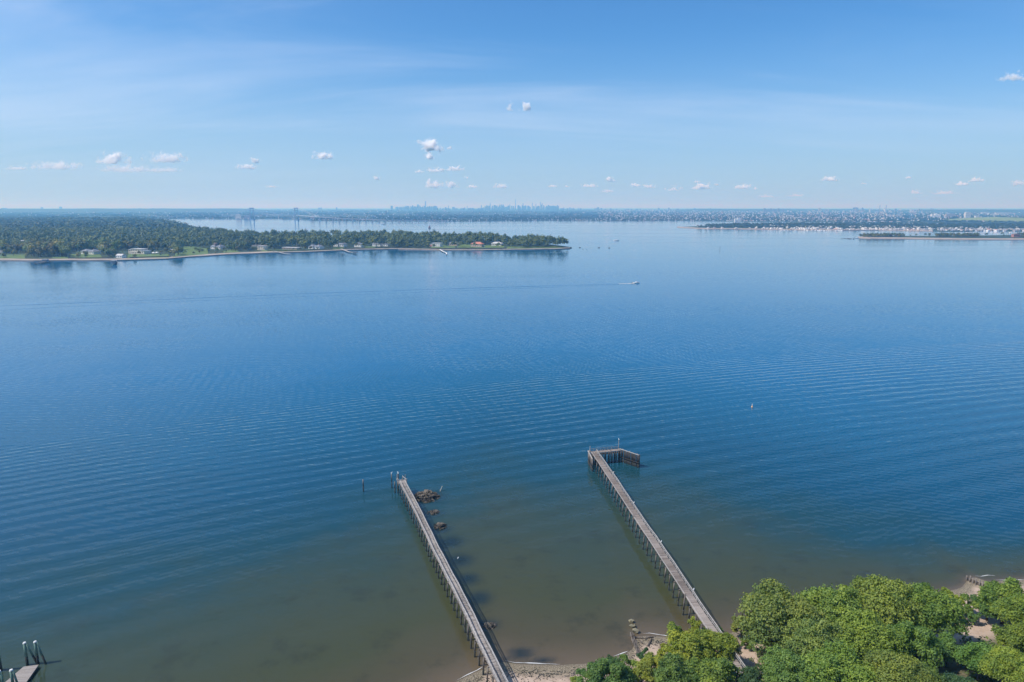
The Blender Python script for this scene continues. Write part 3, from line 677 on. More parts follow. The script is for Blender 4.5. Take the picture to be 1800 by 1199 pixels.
def mass(name, P, label, base, protos, col, tv=0.35):
    Vs = []; Ts = []; g = np.random.default_rng(len(P))
    for (x, y, z, sxy, szz) in P:
        V, T = protos[g.integers(len(protos))]; a = g.uniform(0, 6.28); ca, sa = math.cos(a), math.sin(a)
        W = V.copy(); W[..., 0] = (V[..., 0]*ca-V[..., 1]*sa)*sxy+x; W[..., 1] = (V[..., 0]*sa+V[..., 1]*ca)*sxy+y; W[..., 2] = V[..., 2]*szz+z
        Vs.append(W); Ts.append(np.clip(T*0.5+g.uniform(-0.5, 0.5)+0.25, -0.25, 1.3))
    o = bpy.data.objects.new(name, quads_mesh(name, np.concatenate(Vs), M['farleaf'], np.concatenate(Ts))); C.objects.link(o); o.color = (*col, 1)
    tag(o, label, 'woodland', kind='stuff'); return o
SMALL = [far_proto(s, 6.6, 1.9, 7, 9) for s in (301, 302, 303)]
P1 = []
for x, y, cell in rest:
    s = g.uniform(1.0, 1.75)*(0.70+0.62*vnoise(x/55, y/140))*max(1.0, cell/17); P1.append((x, y, 1.6+0*y, s, min(s, 1.9)*g.uniform(0.85, 1.2)))
a = [p for p in P1 if p[1] < 2400]; b = [p for p in P1 if p[1] >= 2400]
mass('point_woodland', a, 'dense dark green woodland covering the point behind its waterfront houses', 0, SMALL, (0.098, 0.134, 0.042))
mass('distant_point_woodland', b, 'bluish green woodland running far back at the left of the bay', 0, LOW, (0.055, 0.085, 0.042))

# island trees
def scatter(Pg, px0, px1, cell, n_keep=1.0, lim=None, seed=3):
    g = np.random.default_rng(seed); A = np.array(Pg); out = []; y = A[:, 1].min()
    while y < A[:, 1].max():
        xx = np.arange(A[:, 0].min(), A[:, 0].max(), cell); xx = xx+g.uniform(-.45, .45, len(xx))*cell; yy = y+g.uniform(-.45, .45, len(xx))*cell
        k = inside(Pg, xx, yy); px, py = pyof(xx, yy)
        for i in np.where(k&(px > px0)&(px < px1)&(g.random(len(xx)) < n_keep))[0]:
            if lim is None or lim(px[i], py[i], g): out.append((xx[i], yy[i], px[i]))
        y += cell
    return out
hl = lambda px, py, g: py < 418.2 and ((1512 < px < 1588) or (1645 < px < 1720 and g.random() < 0.95) or (1588 <= px <= 1645 and py < 417.2 and g.random() < 0.10) or (1722 < px < 1765 and py < 417 and g.random() < 0.035) or (px >= 1790 and g.random() < 0.5))
hp = scatter(HART, 1512, 1990, 13, 1, hl, 5); hp.sort(key=lambda p: p[1])
for i, (x, y, px) in enumerate(hp[:240]):
    s = g.uniform(0.62, 1.0)*(0.8 if 1588 < px < 1645 or 1722 < px < 1765 else 1)
    lab = ('slim dark tree of the thin row in the middle of the narrow sandy island', 'thin tree row on the narrow island') if 1588 < px < 1645 else \
          ('lone small tree on the bare strip between the grove and the brick ruin', 'lone trees near the brick ruin') if 1722 < px < 1765 else \
          ('tree of the '+('outer' if px < 1548 else 'inner')+' half of the left grove on the narrow sandy island', ('outer' if px < 1548 else 'inner')+' left grove on the narrow island') if px <= 1588 else \
          ('tree of the '+('left half' if px < 1685 else 'right half' if px < 1725 else 'far right end')+' of the right-hand grove on the narrow sandy island', ('left half' if px < 1685 else 'right half' if px < 1725 else 'far end')+' of the right grove on the narrow island')
    t = thing('island_tree', (x, y, 1.4), lab[0], 'tree', lab[1], g.uniform(0, 6.28)); t.scale = (s, s, s)
    o = bpy.data.objects.new('crown', FTm[i % 5]); C.objects.link(o); o.parent = t; o.color = (*(fcol(g, x, y)*0.9), 1)
    o = bpy.data.objects.new('trunk', ftr); C.objects.link(o); o.parent = t
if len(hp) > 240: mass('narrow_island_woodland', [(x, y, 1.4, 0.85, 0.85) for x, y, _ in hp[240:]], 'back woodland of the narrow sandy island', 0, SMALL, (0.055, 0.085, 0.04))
il = lambda px, py, g: (py < 401.8 and 1240 < px < 1320 and g.random() < 0.75) or (px >= 1320 and py < 404.0-1.2*(px < 1480) and g.random() < 0.46) or (1226 < px < 1233 and g.random() < 0.25)
ip = scatter(ISLE, 1225, 1990, 19, 1, il, 6)
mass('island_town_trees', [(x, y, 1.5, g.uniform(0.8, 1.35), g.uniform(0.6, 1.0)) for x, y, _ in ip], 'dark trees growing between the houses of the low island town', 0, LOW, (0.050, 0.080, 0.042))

# ---- far shore canopy
def shore_y(px): return np.interp(px, [a for a, b in far_front], [b for a, b in far_front])
ffX = np.array([p[0] for p in ff]); ffY = np.array([p[1] for p in ff])
g = np.random.default_rng(23); FP = []
for _ in range(15000):
    px = g.uniform(-150, 1950); sy = shore_y(px); u = g.random(); py = 369.3+(sy-0.35-369.3)*u**0.75
    if 1060 < px < 1560 and g.random() < 0.35: continue
    if vnoise(px*0.02, py*0.45+40) < 0.25: continue
    p = G(px, py); Y = p[1]; s = max(1.0, Y/4300)*g.uniform(0.8, 1.7)
    G0 = G(px, sy); zz_ = float(land_h(max(0, Y-G0[1])))
    FP.append((p[0], Y, zz_-1, s*1.25, min(1.1, 0.75+Y/60000)*g.uniform(0.6, 1.25)))
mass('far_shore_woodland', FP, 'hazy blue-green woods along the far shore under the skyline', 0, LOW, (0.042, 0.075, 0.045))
print('far canopy', len(FP))

# hills on the horizon
def hill(name, px0, px1, Y, hgt, wid, prof):
    x0 = AT(px0, 370, Y)[0]; x1 = AT(px1, 370, Y)[0]; xs = np.linspace(x0, x1, 90); ys = np.linspace(Y-wid, Y+wid, 13)
    def zf(X, Yy):
        e = np.clip(np.minimum((X-x0), (x1-X))/(0.12*(x1-x0)), 0, 1); e = e*e*(3-2*e); c = np.cos(np.clip((Yy-Y)/wid, -1, 1)*math.pi/2)
        return -3+(hgt+3)*e*c*(0.75+0.4*fbm(X/prof, Yy/prof))
    o = grid_mesh(name, xs, ys, zf, M['farland']); tag(o, kind='structure'); return o
hill('hills', -500, 520, 13000, 72, 2500, 900)
hill('hills', 1180, 1560, 15000, 62, 2500, 700)
hill('hills', 1560, 2300, 11500, 62, 2500, 1500)
M['grass'] = mat('hill_grass', (0.17, 0.22, 0.09), 0.95, 0.2, 0.01)
def ghill():
    c = G(1815, 391); x0, x1 = G(1742, 391)[0], G(1905, 391)[0]
    xs = np.linspace(x0, x1, 40); ys = np.linspace(c[1]-10, c[1]+700, 16)
    zf = lambda X, Y: 1.4+26*np.sin(np.clip((X-x0)/(x1-x0), 0, 1)*math.pi)**0.8*np.sin(np.clip((Y-c[1]+10)/710, 0, 1)*math.pi)**0.7
    tag(grid_mesh('grassy_hill', xs, ys, zf, M['grass']), label='bare pale green rounded hill at the right edge of the far shore', kind='structure')
ghill()

# ================================================================== PIERS
def norm(v): return v/np.linalg.norm(v)
def pile(mb_len_top, x, y, z1, r, parent, name='pile', lean=(0, 0), m='pile', wet=1.3, k=8):
    mb = MB(); z0 = -2.5; f = lambda z: (x+lean[0]*(z1-z), y+lean[1]*(z1-z), z)
    mb.tube([f(z0), f(wet)], [r, r], k, mi=1); mb.tube([f(wet), f(z1)], [r*0.96, r*0.9], k, mi=0)
    return mb.build(name, [M[m], M['weedy']], parent, True)
def pier(name, label, A, B, zA, zB, wd, sp, rails, plank, side_x=None, seed=1, rail_h=1.05):
    g = np.random.default_rng(seed)
    A = np.array([A[0], A[1]]); B = np.array([B[0], B[1]]); L = np.linalg.norm(B-A); u = (B-A)/L; s = np.array([u[1], -u[0]])   # s points to the right looking out to sea
    t = thing(name, (A[0], A[1], 0), label, 'pier'); t0 = np.array([A[0], A[1], 0])
    def P(d, o, z):
        o = o+0.09*math.sin(d*0.13+seed)+0.04*math.sin(d*0.47); return np.array([u[0]*d+s[0]*o, u[1]*d+s[1]*o, z])
    Z = lambda d: zA+(zB-zA)*d/L+0.05*math.sin(d*0.33+seed)+0.03*math.sin(d*0.9)
    ang = math.atan2(u[1], u[0])
    mb = MB(); d = 0.0
    while d < L:
        pw = 0.27; c = P(d+pw/2, g.normal(0, 0.015), Z(d)+g.normal(0, 0.006)); mb.box(c, (pw-0.03, wd+g.uniform(-.06, .08), 0.07), ang, tint=float(np.clip(g.normal(0.50, 0.24)-0.5*(g.random() < 0.06)+0.9*(vnoise(d*0.11, seed)-0.5)+0.3*(int(d/4.4)*7 % 5 == 0), 0, 1))); d += pw
    mb.build('deck', M[plank], t)
    for o in (-wd*0.36, wd*0.36):
        MB().beam(P(0, o, zA-0.19), P(L, o, zB-0.19), 0.2, 0.28).build('stringer', M['timber'], t)
    nb = int(L/sp)
    for i in range(nb+1):
        d = min(0.4+i*sp, L-0.2); z = Z(d)
        MB().beam(P(d, -wd*0.62, z-0.46), P(d, wd*0.62, z-0.46), 0.26, 0.24).build('cap_beam', M['pile'], t)
        for o in (-1, 1):
            j = g.normal(0, 0.05, 2); e = P(d+j[0], o*(wd*0.5+0.02)+j[1], 0); kx, ky = s*o*0.05+g.normal(0, 0.01, 2)
            pile(0, e[0], e[1], z-0.36+(0.9 if g.random() < 0.05 else 0), 0.17+g.uniform(-.02, .03), t, lean=(kx, ky))
        if g.random() < 0.30:
            MB().beam(P(d, -wd*0.6, z-0.7), P(d, wd*0.65, 1.0), 0.12, 0.18).build('brace', M['timber'], t)
    for o in rails:
        mb = MB(); x = o*(wd/2-0.03); d = 0.2
        while d < L:
            z = Z(d); lean_ = g.normal(0, 0.03); mb.beam(P(d, x, z-0.2), P(d+lean_, x+g.normal(0, 0.02), z+rail_h), 0.13, 0.13); d += 2.2
        for (h_, w_) in ((rail_h, 0.20), (rail_h*0.5, 0.12)):
            d = 0.0
            while d < L:
                e = min(d+4.4, L); mb.beam(P(d, x, Z(d)+h_+g.normal(0, 0.02)), P(e, x, Z(e)+h_+g.normal(0, 0.02)), w_ if h_ == rail_h else 0.06, 0.07 if h_ == rail_h else 0.14); d += 4.4
        mb.build('handrail', M['rail'], t)
    if -1 not in rails:
        MB().beam(P(0, -wd/2+0.07, zA+0.11), P(L, -wd/2+0.07, zB+0.11), 0.13, 0.14).build('kerb_rail', M['rail'], t)
    return t, P, L, Z, ang, g

A1 = G(913, 1262, 4.2); B1 = G(707.5, 849, 3.9)
t1, Pp, L1, Z1, ang1, g1 = pier('wooden_pier', 'narrow weathered pier with handrails on both sides, running out beside the rock piles', A1, B1, 4.2, 3.9, 1.6, 2.9, (-1, 1), 'plank2', seed=3)
# broken landing at its sea end
mb = MB(); z = Z1(L1)
for i in range(9): mb.box(Pp(L1-0.4+i*0.3, 0.1, z+0.02), (0.24, 2.7, 0.08), ang1, tint=g1.uniform(0.6, 1))
mb.build('landing', M['plank2'], t1)
mb = MB()
for d, o, h_ in ((L1-0.2, -1.25, 1.5), (L1-0.2, 1.4, 1.3), (L1+2.1, -1.25, 2.3), (L1+2.2, 1.35, 1.7), (L1+3.8, -1.0, 1.5), (L1+4.2, 0.9, 0.8)):
    mb.beam(Pp(d, o, z-0.6), Pp(d, o, z+h_), 0.2, 0.2)
mb.beam(Pp(L1-0.2, -1.25, z+1.0), Pp(L1+3.8, -1.0, z+0.9), 0.14, 0.16); mb.beam(Pp(L1-0.2, 1.4, z+1.05), Pp(L1+4.1, 0.9, z+0.5), 0.14, 0.16); mb.beam(Pp(L1-0.2, -1.25, z+1.1), Pp(L1-0.2, 1.4, z+1.1), 0.16, 0.2)
mb.beam(Pp(L1+2.1, -1.25, z+0.1), Pp(L1+5.0, -0.9, z-0.4), 0.25, 0.1)
mb.build('landing_frame', M['rail'], t1)
for d, o in ((L1+2.0, -1.1), (L1+2.1, 1.3), (L1+3.9, -0.9), (L1+4.1, 0.8)): e = Pp(d, o, 0); pile(0, e[0], e[1], z-0.1, 0.17, t1)

A2 = G(1322, 1200, 6.0); B2 = G(1044, 794.5, 4.4)
t2, Pq, L2, Z2, ang2, g2 = pier('wooden_pier', 'long pier with a handrail on its right side only, ending in an L-shaped head', A2, B2, 4.6, 4.4, 1.95, 3.35, (1,), 'plank', seed=8)
# head: platform to the right, fender rows
zh = 4.4; q = B2[:2]-A2[:2]; inv = lambda p: (p[0]-A2[0], p[1]-A2[1])
h0 = np.array(inv(G(1038, 795.5, zh))); h1 = np.array(inv(G(1089, 790.5, zh))); h2 = np.array(inv(G(1123, 801.5, zh))); h3 = np.array(inv(G(1033.5, 794, zh))); h4 = np.array(inv(G(1041, 808, zh)))
def walk(a, b, wd, z, nm, m, seed):
    g = np.random.default_rng(seed); L = np.linalg.norm(b-a); u = (b-a)/L; mb = MB(); d = 0
    while d < L:
        c = a+u*(d+0.13); mb.box((c[0], c[1], z), (0.24, wd, 0.08), math.atan2(u[1], u[0]), tint=float(np.clip(g.normal(0.5, 0.25), 0, 1))); d += 0.27
    return mb.build(nm, M[m], t2)
walk(h0, h1, 1.9, zh+0.02, 'head_deck', 'plank', 2)
def prow(a, b, n_, zt, off, r=0.19, m='pile'):
    g = np.random.default_rng(n_); u = norm(b-a); s = np.array([u[1], -u[0]])
    for i in range(n_):
        p = a+(b-a)*i/(n_-1)+s*off+g.normal(0, 0.05, 2); pile(0, p[0], p[1], zt+g.uniform(-0.25, 0.35), r, t2, 'fender_pile', m=m)
prow(h0, h1, 15, zh-0.1, 0.95, m='timber'); prow(h0, h1, 10, zh+0.2, -0.95)
prow(h1, h2, 17, zh+0.1, 0.0, r=0.17, m='blackpile'); prow(h1, h2, 9, zh+0.15, -0.45, r=0.19); prow(h3, h4, 12, zh+0.1, -0.2)
for a, b in ((h1, h2), (h3, h4)): MB().beam((*a, zh+0.35), (*b, zh+0.3), 0.32, 0.16).build('wale', M['rail'], t2)
MB().beam((*h0, zh-0.9), (*h1, zh-0.9), 0.3, 0.3).build('wale', M['timber'], t2)
MB().beam((*(h1+[0, -.3]), 1.9), (*(h2+[0, -.3]), 1.9), 0.2, 0.22).build('wale', M['blackpile'], t2)
mb = MB(); u = norm(h1-h0); s_ = np.array([-u[1], u[0]])*0.85
for i in range(9):
    p = h0+(h1-h0)*i/8+s_; mb.beam((*p, zh), (*p, zh+1.05), 0.1, 0.1)
for hh in (0.55, 1.05): mb.beam((*(h0+s_), zh+hh), (*(h1+s_), zh+hh), 0.07, 0.08)
mb.build('handrail', M['rail'], t2)
mb = MB(); mb.tube([(*(h1+s_), zh), (*(h1+s_), zh+3.4)], 0.12, 6); mb.tube([(*(h0+s_*0.6), zh), (*(h0+s_*0.6), zh+2.2)], 0.12, 6); mb.build('tall_post', M['rail'], t2)
mb = MB(); mb.beam((*(h3+[0, .1]), zh+0.2), (*(h0+[0.2, .6]), zh+0.2), 1.2, 0.1); mb.build('corner_deck', M['plank'], t2)

# rock piles and rubble
def stone(mb, c, r, g, tint, sq=0.7):
    import itertools
    d = g.normal(size=(11, 3)); d /= np.linalg.norm(d, axis=1)[:, None]; P = d*r*g.uniform(0.75, 1.15, (11, 1))*np.array([1, 1, sq])+c
    import bmesh as _b
    bm = _b.new(); vs_ = [bm.verts.new(p) for p in P]; _b.ops.convex_hull(bm, input=vs_); bm.verts.ensure_lookup_table(); bm.verts.index_update()
    used = [v for v in bm.verts if v.link_faces]; idx = {v: i for i, v in enumerate(used)}
    mb.add([tuple(v.co) for v in used], [[idx[v] for v in f.verts] for f in bm.faces], tint); bm.free()
def outcrop(px, py, rx, ry, hgt, nst, label, seed, name='rock_pile'):
    c = G(px, py); a = rx*mpp(c[1]); b = abs(G(px, py-ry)[1]-c[1]); g = np.random.default_rng(seed); mb = MB()
    for i in range(nst):
        an = g.uniform(0, 6.28); q = math.sqrt(g.random()); x = math.cos(an)*q*a; y = math.sin(an)*q*b
        z = hgt*(1-q**1.6)*g.uniform(0.3, 1)-0.25; stone(mb, (x, y, z), g.uniform(0.28, 0.75)*(1.15-0.4*q), g, float(np.clip(g.normal(0.15+0.55*z/max(hgt, .3), 0.18), 0, 1)))
    o = mb.build(name, M['rock'], loc=(c[0], c[1], 0)); return tag(o, label, 'rocks')
outcrop(749, 873.5, 27, 10, 2.3, 260, 'largest heap of brown rocks at the seaward end beside the railed pier', 1)
outcrop(762, 900.5, 13, 4.5, 0.9, 55, 'small low rock heap between the largest heap and the third one', 2)
outcrop(774, 926, 13, 6, 1.4, 75, 'medium rock heap third from the sea beside the railed pier', 3)
outcrop(861, 1100, 14, 6, 0.9, 80, 'pale-tipped rock heap near the beach close to the railed pier', 4)
# boulders at the tip of the old left groyne
for i, (px, py, r, lab) in enumerate(((1109, 1093, 5.5, 'seaward boulder of the three off the rotting groyne, flat topped'), (1112, 1102, 6, 'middle mossy boulder of the three off the rotting groyne'), (1115.5, 1111, 7, 'largest and nearest boulder touching the rotting groyne'))):
    c = G(px, py); g = np.random.default_rng(40+i); mb = MB()
    stone(mb, (0, 0, 0.25), r*mpp(c[1])*1.1, g, 0.4, 0.75); stone(mb, (r*0.05, -0.2, 0.4), r*mpp(c[1])*0.8, g, 0.6, 0.8)
    tag(mb.build('boulder', M['boulder'], loc=(c[0], c[1], 0)), lab, 'boulder')
def groyne(pts, n_, label, h, name='timber_groyne', sides=(1,), mm='timber', mp='pile', r=0.14, bh=0.7):
    a, b = G(*pts[0]), G(*pts[1]); g = np.random.default_rng(n_); t = thing(name, (a[0], a[1], 0), label, 'groyne'); d = (b-a)[:2]; u = norm(d); s = np.array([u[1], -u[0]])
    za, zb = 0.0, max(0.0, lz(b[0], b[1]))
    for k in range(3):
        z = bh*(k+0.4)/3; MB().beam((0, 0, za+z), (d[0], d[1], zb+z+0.15), 0.09, bh/3-0.03).build('wall_board', M[mm], t)
    for i in range(n_):
        for sd in sides:
            p = d*i/(n_-1)+s*sd*0.2+g.normal(0, 0.03, 2); z = zb*i/(n_-1)
            MB().tube([(p[0], p[1], -1.5), (p[0]+g.normal(0, .05), p[1], z+h+g.uniform(-.2, .2))], [r, r*0.85], 7).build('post', M[mp], t, True)
    return t
groyne(((1109, 1117), (1124, 1156)), 13, 'rotting dark timber groyne with leaning posts beside the little sand beach', 0.9, sides=(1, -1), bh=0.6)
groyne(((1700, 1020), (1750, 1045)), 10, 'row of square weathered posts crossing the pebble beach at the right', 1.45, mp='pile', r=0.2, bh=0.8)
mb = MB()
def drift(px, py, L, a, r, label):
    c = G(px, py); c[2] = lz(c[0], c[1]); mb = MB(); e = (math.cos(a)*L/2, math.sin(a)*L/2)
    mb.tube([(-e[0], -e[1], r*0.7), (0.05, 0.05, r*0.9), (e[0], e[1], r*0.8)], [r, r*0.9, r*0.5], 6); mb.tube([(0, 0, r), (0.3*L*math.cos(a+.8), 0.3*L*math.sin(a+.8), r*1.8)], [r*0.5, r*0.2], 5)
    tag(mb.build('driftwood', M['timber'], loc=tuple(c)), label, 'driftwood')
drift(1124, 1123, 3.2, -0.1, 0.16, 'dark driftwood log lying beside the rotting groyne near its seaward end')
drift(1142, 1122, 1.8, 0.2, 0.2, 'short dark driftwood piece on the sand nearest the foam')
drift(1126, 1129, 1.6, 1.9, 0.14, 'small forked driftwood on the sand below the long log')
drift(1142, 1131, 3.0, 1.1, 0.18, 'leaning dark driftwood branch next to the yellow-green shrub')

# standing piles beyond pier 1
def lone(px, py0, pyt, r, label, cap=True, dx=0, grp='lone piles off the railed pier'):
    c = G(px, py0); zt = 0
    for zt in np.arange(0, 9, 0.05):
        if pyof(c[0], c[1], zt)[1] < pyt: break
    t = thing('mooring_pile', c, label, 'pile'); lx = dx*mpp(c[1])
    mb = MB(); mb.tube([(0, 0, -2), (lx*0.4, 0, zt*0.45)], [r, r], 8); mb.build('wet_foot', M['weedy'], t, True)
    mb = MB(); mb.tube([(lx*0.4, 0, zt*0.45), (lx, 0, zt)], [r*0.98, r*0.9], 8); mb.build('shaft', M['pile'], t, True)
    if cap: MB().tube([(lx, 0, zt), (lx, 0, zt+0.18)], [r*1.15, r*0.4], 8).build('cap', M['capwhite'], t)
    return c, zt
lone(639, 864, 843, 0.20, 'single dark pile standing apart furthest left off the end of the railed pier', False)
k1 = lone(689, 858, 833, 0.18, 'tall dark pile with a white cap left of the end of the railed pier')
lone(694.5, 867, 847, 0.20, 'shorter uncapped dark pile just left of the end of the railed pier', False)
k2 = lone(700.5, 851, 832.5, 0.18, 'tall dark pile with a white cap right behind the end of the railed pier')
c = G(771, 864); tag(MB().tube([(0, 0, -1), (1.2, 0.6, 1.6)], [0.16, 0.13], 7).build('leaning_stake', M['rail'], loc=tuple(c)), 'pale stake leaning out of the water above the largest rock heap', 'stake')

# dolphins and float, lower left
def dolphin(px, py0, pyt, label, legs, capr=0.34):
    c = G(px, py0)
    for zt in np.arange(0, 9, 0.05):
        if pyof(c[0], c[1], zt)[1] < pyt: break
    t = thing('pile_dolphin', c, label, 'piles', 'green braced piles around the floating dock')
    for i, (dx, dy) in enumerate(legs):
        f = lambda z: (dx*(1-z/zt), dy*(1-z/zt)+0.0, z)
        if i == 0: f = lambda z: (dx*(1-z/zt), 0, z)
        off = 0.0 if i == 0 else 0.28
        q = lambda z: tuple(np.array(f(z))+[off, 0.05*i, 0])
        MB().tube([q(-2), q(zt*0.40)], 0.27 if i == 0 else 0.2, 9).build('wet_foot', M['weedy'], t, True)
        MB().tube([q(zt*0.40), q(zt-0.02*i)], [0.265, 0.24] if i == 0 else [0.195, 0.18], 9).build('shaft', M['copperpile'], t, True)
    MB().tube([(0.05, 0, zt), (0.05, 0, zt+0.22)], [capr, capr*0.75], 10).build('cap', M['capwhite'], t)
dolphin(48.5, 1169, 1131, 'green braced pile pair at the back left corner of the floating dock', [(0, 0), (1.25, 0.5)])
dolphin(67, 1167, 1129, 'green braced pile pair at the back right corner of the floating dock', [(0, 0), (1.3, -0.1)])
dolphin(26, 1222, 1179, 'green braced pile pair at the front right of the dock, cut by the bottom edge', [(0, 0), (0.7, 0.3)])
dolphin(5, 1224, 1181, 'green braced pile pair in the very bottom left corner', [(0, 0), (0.5, -0.4)])
dolphin(2, 1179, 1138, 'dark green pile pair cut by the left edge of the picture', [(0, 0), (-1.2, 0.2)])
def float_dock():
    q = [G(41.5, 1172, 0.6), G(68, 1168.5, 0.6), G(30, 1222, 0.6), G(-18, 1222, 0.6)]
    c = sum(q)/4; t = thing('floating_dock', (c[0], c[1], 0), 'pale plank floating dock between the green braced piles in the bottom left corner', 'dock')
    q = [p-[c[0], c[1], 0] for p in q]; g = np.random.default_rng(4); mb = MB(); n_ = 34
    for i in range(n_):
        a0 = q[0]+(q[3]-q[0])*(i+0.05)/n_; a1 = q[0]+(q[3]-q[0])*(i+0.93)/n_; b0 = q[1]+(q[2]-q[1])*(i+0.05)/n_; b1 = q[1]+(q[2]-q[1])*(i+0.93)/n_
        mb.prism([tuple(p[:2]) for p in (a1, b1, b0, a0)], 0.55, 0.62, tint=float(np.clip(g.normal(0.8, 0.15), 0, 1)))
    mb.build('deck', M['plank2'], t)
    i_ = [p*0.985 for p in q]; MB().prism([tuple(p[:2]) for p in (i_[3], i_[2], i_[1], i_[0])], 0.2, 0.54).build('frame', M['timber'], t)
    i_ = [p*0.94 for p in q]; MB().prism([tuple(p[:2]) for p in (i_[3], i_[2], i_[1], i_[0])], -0.3, 0.195).build('float', M['black'], t)
float_dock()

# gulls
def gull(p, rz, label):
    t = thing('gull', p, label, 'gull', None, rz)
    mb = MB(); mb.tube([(-0.30, 0, 0.16), (-0.15, 0, 0.19), (0.05, 0, 0.22), (0.16, 0, 0.27), (0.22, 0, 0.36), (0.27, 0, 0.40), (0.33, 0, 0.385), (0.40, 0, 0.37)], [0.03, 0.09, 0.125, 0.10, 0.06, 0.065, 0.04, 0.012], 8)
    for sd in (-.04, .04): mb.tube([(0.02, sd, -0.02), (0.0, sd, 0.14)], 0.014, 4)
    mb.build('body', M['gull'], t, True)
    for sd in (-1, 1):
        MB().add([(0.12, sd*0.10, 0.27), (-0.10, sd*0.12, 0.24), (-0.36, sd*0.04, 0.20), (-0.12, sd*0.09, 0.31)], [(0, 1, 2, 3)]).add([(0.12, sd*0.08, 0.27), (-0.10, sd*0.10, 0.24), (-0.36, sd*0.03, 0.20), (-0.12, sd*0.07, 0.31)], [(3, 2, 1, 0)]).build('wing', M['gullgrey'], t)
def on_rail(P, L, Z, d, o, A, h=1.14): e = P(d, o, 0); return (e[0]+A[0], e[1]+A[1], Z(d)+h)
def near_d(A, B, px, py):
    best = min(range(0, 400), key=lambda i: (pyof(*(A[:2]+(B[:2]-A[:2])*i/400), 5.0)[0]-px)**2+(pyof(*(A[:2]+(B[:2]-A[:2])*i/400), 5.0)[1]-py)**2)
    return best/400
for px, py, lab in ((1077, 832, 'white gull on the right rail closest to the head of the bare pier'), (1115, 884, 'white gull on the right rail, second from the pier head'), (1164, 952, 'white gull on the right rail, third from the pier head'), (1223, 1036, 'white gull on the right rail closest to the foreground trees')):
    d = near_d(A2, B2, px, py)*L2; gull(on_rail(Pq, L2, Z2, d, 1.04, A2), 1.0, lab)
gull((k1[0][0], k1[0][1], k1[1]+0.18), 0.3, 'white gull perched on the left white-capped pile'); gull((k2[0][0], k2[0][1], k2[1]+0.18), 2.6, 'white gull perched on the right white-capped pile')
gull((h1[0]+s_[0]+A2[0], h1[1]+s_[1]+A2[1], zh+3.42), 2.0, 'white gull on the tall post at the corner of the pier head')
c = G(805, 982.5, 0.0); gull((c[0], c[1], 0.0), 1.2, 'small white gull over the dark submerged rocks beside the railed pier')

# buoy
c = G(1322, 716); t = thing('buoy', c, 'small orange and white marker buoy floating alone in open water', 'buoy')
MB().tube([(0, 0, -0.4), (0, 0, 0.0), (0, 0, 0.5), (0, 0, 0.75)], [0.3, 0.4, 0.36, 0.2], 12).build('float', M['orange'], t, True)
MB().tube([(0, 0, 0.7), (0, 0, 1.6), (0, 0, 1.7)], [0.17, 0.13, 0.04], 10).build('top_mark', M['capwhite'], t, True)

# roof with aerial, bottom right
def roof_house():
    z = 9.5; c = G(1690, 1232, z); t = thing('shaded_house', (c[0], c[1], 0), 'dark roofed house hidden under the bottom right trees', 'house')
    MB().box((0, 0, 5.5), (9, 7, 6.0)).build('wall', M['tan'], t); MB().hip((0, 0, 8.5), (9, 7), 2.3, 0.0).build('roof', M['greyroof'], t)
    a = G(1683, 1199, 9.6); b = thing('rooftop_aerial', (a[0], a[1], 8.0), 'thin pale metal television aerial sticking out of the dark foliage at the bottom edge', 'aerial')
    top = 2.2; MB().tube([(0, 0, -3.0), (0, 0, top)], 0.045, 6).build('mast', M['aluminium'], b)
    MB().tube([(-1.0, 0.5, top+0.55), (1.15, -0.55, top-0.35)], 0.04, 6).build('boom', M['aluminium'], b)
    for i in range(8):
        f = i/7; p = np.array([-1.0, 0.5, top+0.55])*(1-f)+np.array([1.15, -0.55, top-0.35])*f; l = 0.5+0.55*f
        MB().tube([p+np.array([-l*0.75, -l*0.6, 0.0]), p+np.array([l*0.75, l*0.6, 0.0])], 0.025, 5).build('element', M['aluminium'], b)
roof_house()

# ================================================================== HOUSES ON THE POINT
def patch(px4, label, z=1.66, m='lawn', name='lawn'):
    P = [G(a, b)[:2] for a, b in px4]; A = sum(P[i][0]*P[(i+1) % len(P)][1]-P[(i+1) % len(P)][0]*P[i][1] for i in range(len(P)))
    if A < 0: P = P[::-1]
    o = MB().add([(x, y, z) for x, y in P], [tuple(range(len(P)))]).build(name, M[m]); tag(o, label, kind='structure'); return o
def slope(px4, zs, label):
    P = [(*G(a, b)[:2], z) for (a, b), z in zip(px4, zs)]
    o = MB().add(P, [tuple(range(len(P)))]).build('lawn', M['lawn']); tag(o, label, kind='structure')
for q in ([(0, 456), (44, 456), (44, 449), (0, 449)], [(122, 455.2), (180, 455.2), (176, 448), (126, 448)], [(90, 456), (120, 456), (120, 451.5), (95, 452)], [(224, 455), (298, 454.2), (296, 448), (226, 448)], [(460, 443.5), (530, 442), (530, 440), (460, 441)],
          [(585, 440.2), (604, 439), (604, 436), (585, 436)], [(640, 438), (660, 437), (660, 434.5), (644, 434.5)], [(758, 438), (800, 438.2), (800, 432), (758, 433)], [(803, 438.4), (850, 438.4), (848, 431), (804, 431)], [(850, 438.4), (888, 438), (884, 432.5), (850, 433)], [(392, 445.5), (420, 444.5), (418, 440), (394, 441)], [(890, 438.3), (990, 437), (985, 434), (892, 435)]):
    patch(q, 'bright lawn running down to the shore of the point')
slope([(304, 453.4), (332, 451), (366, 448), (366, 441), (340, 437), (316, 437)], [1.7, 1.7, 1.7, 4, 5, 4], 'sloping bright lawn right of the small white gabled house')
patch([(405, 434.5), (470, 434), (468, 426.5), (408, 427)], 'marshy inlet behind the shore of the point', 1.64, 'seawall', 'marsh')
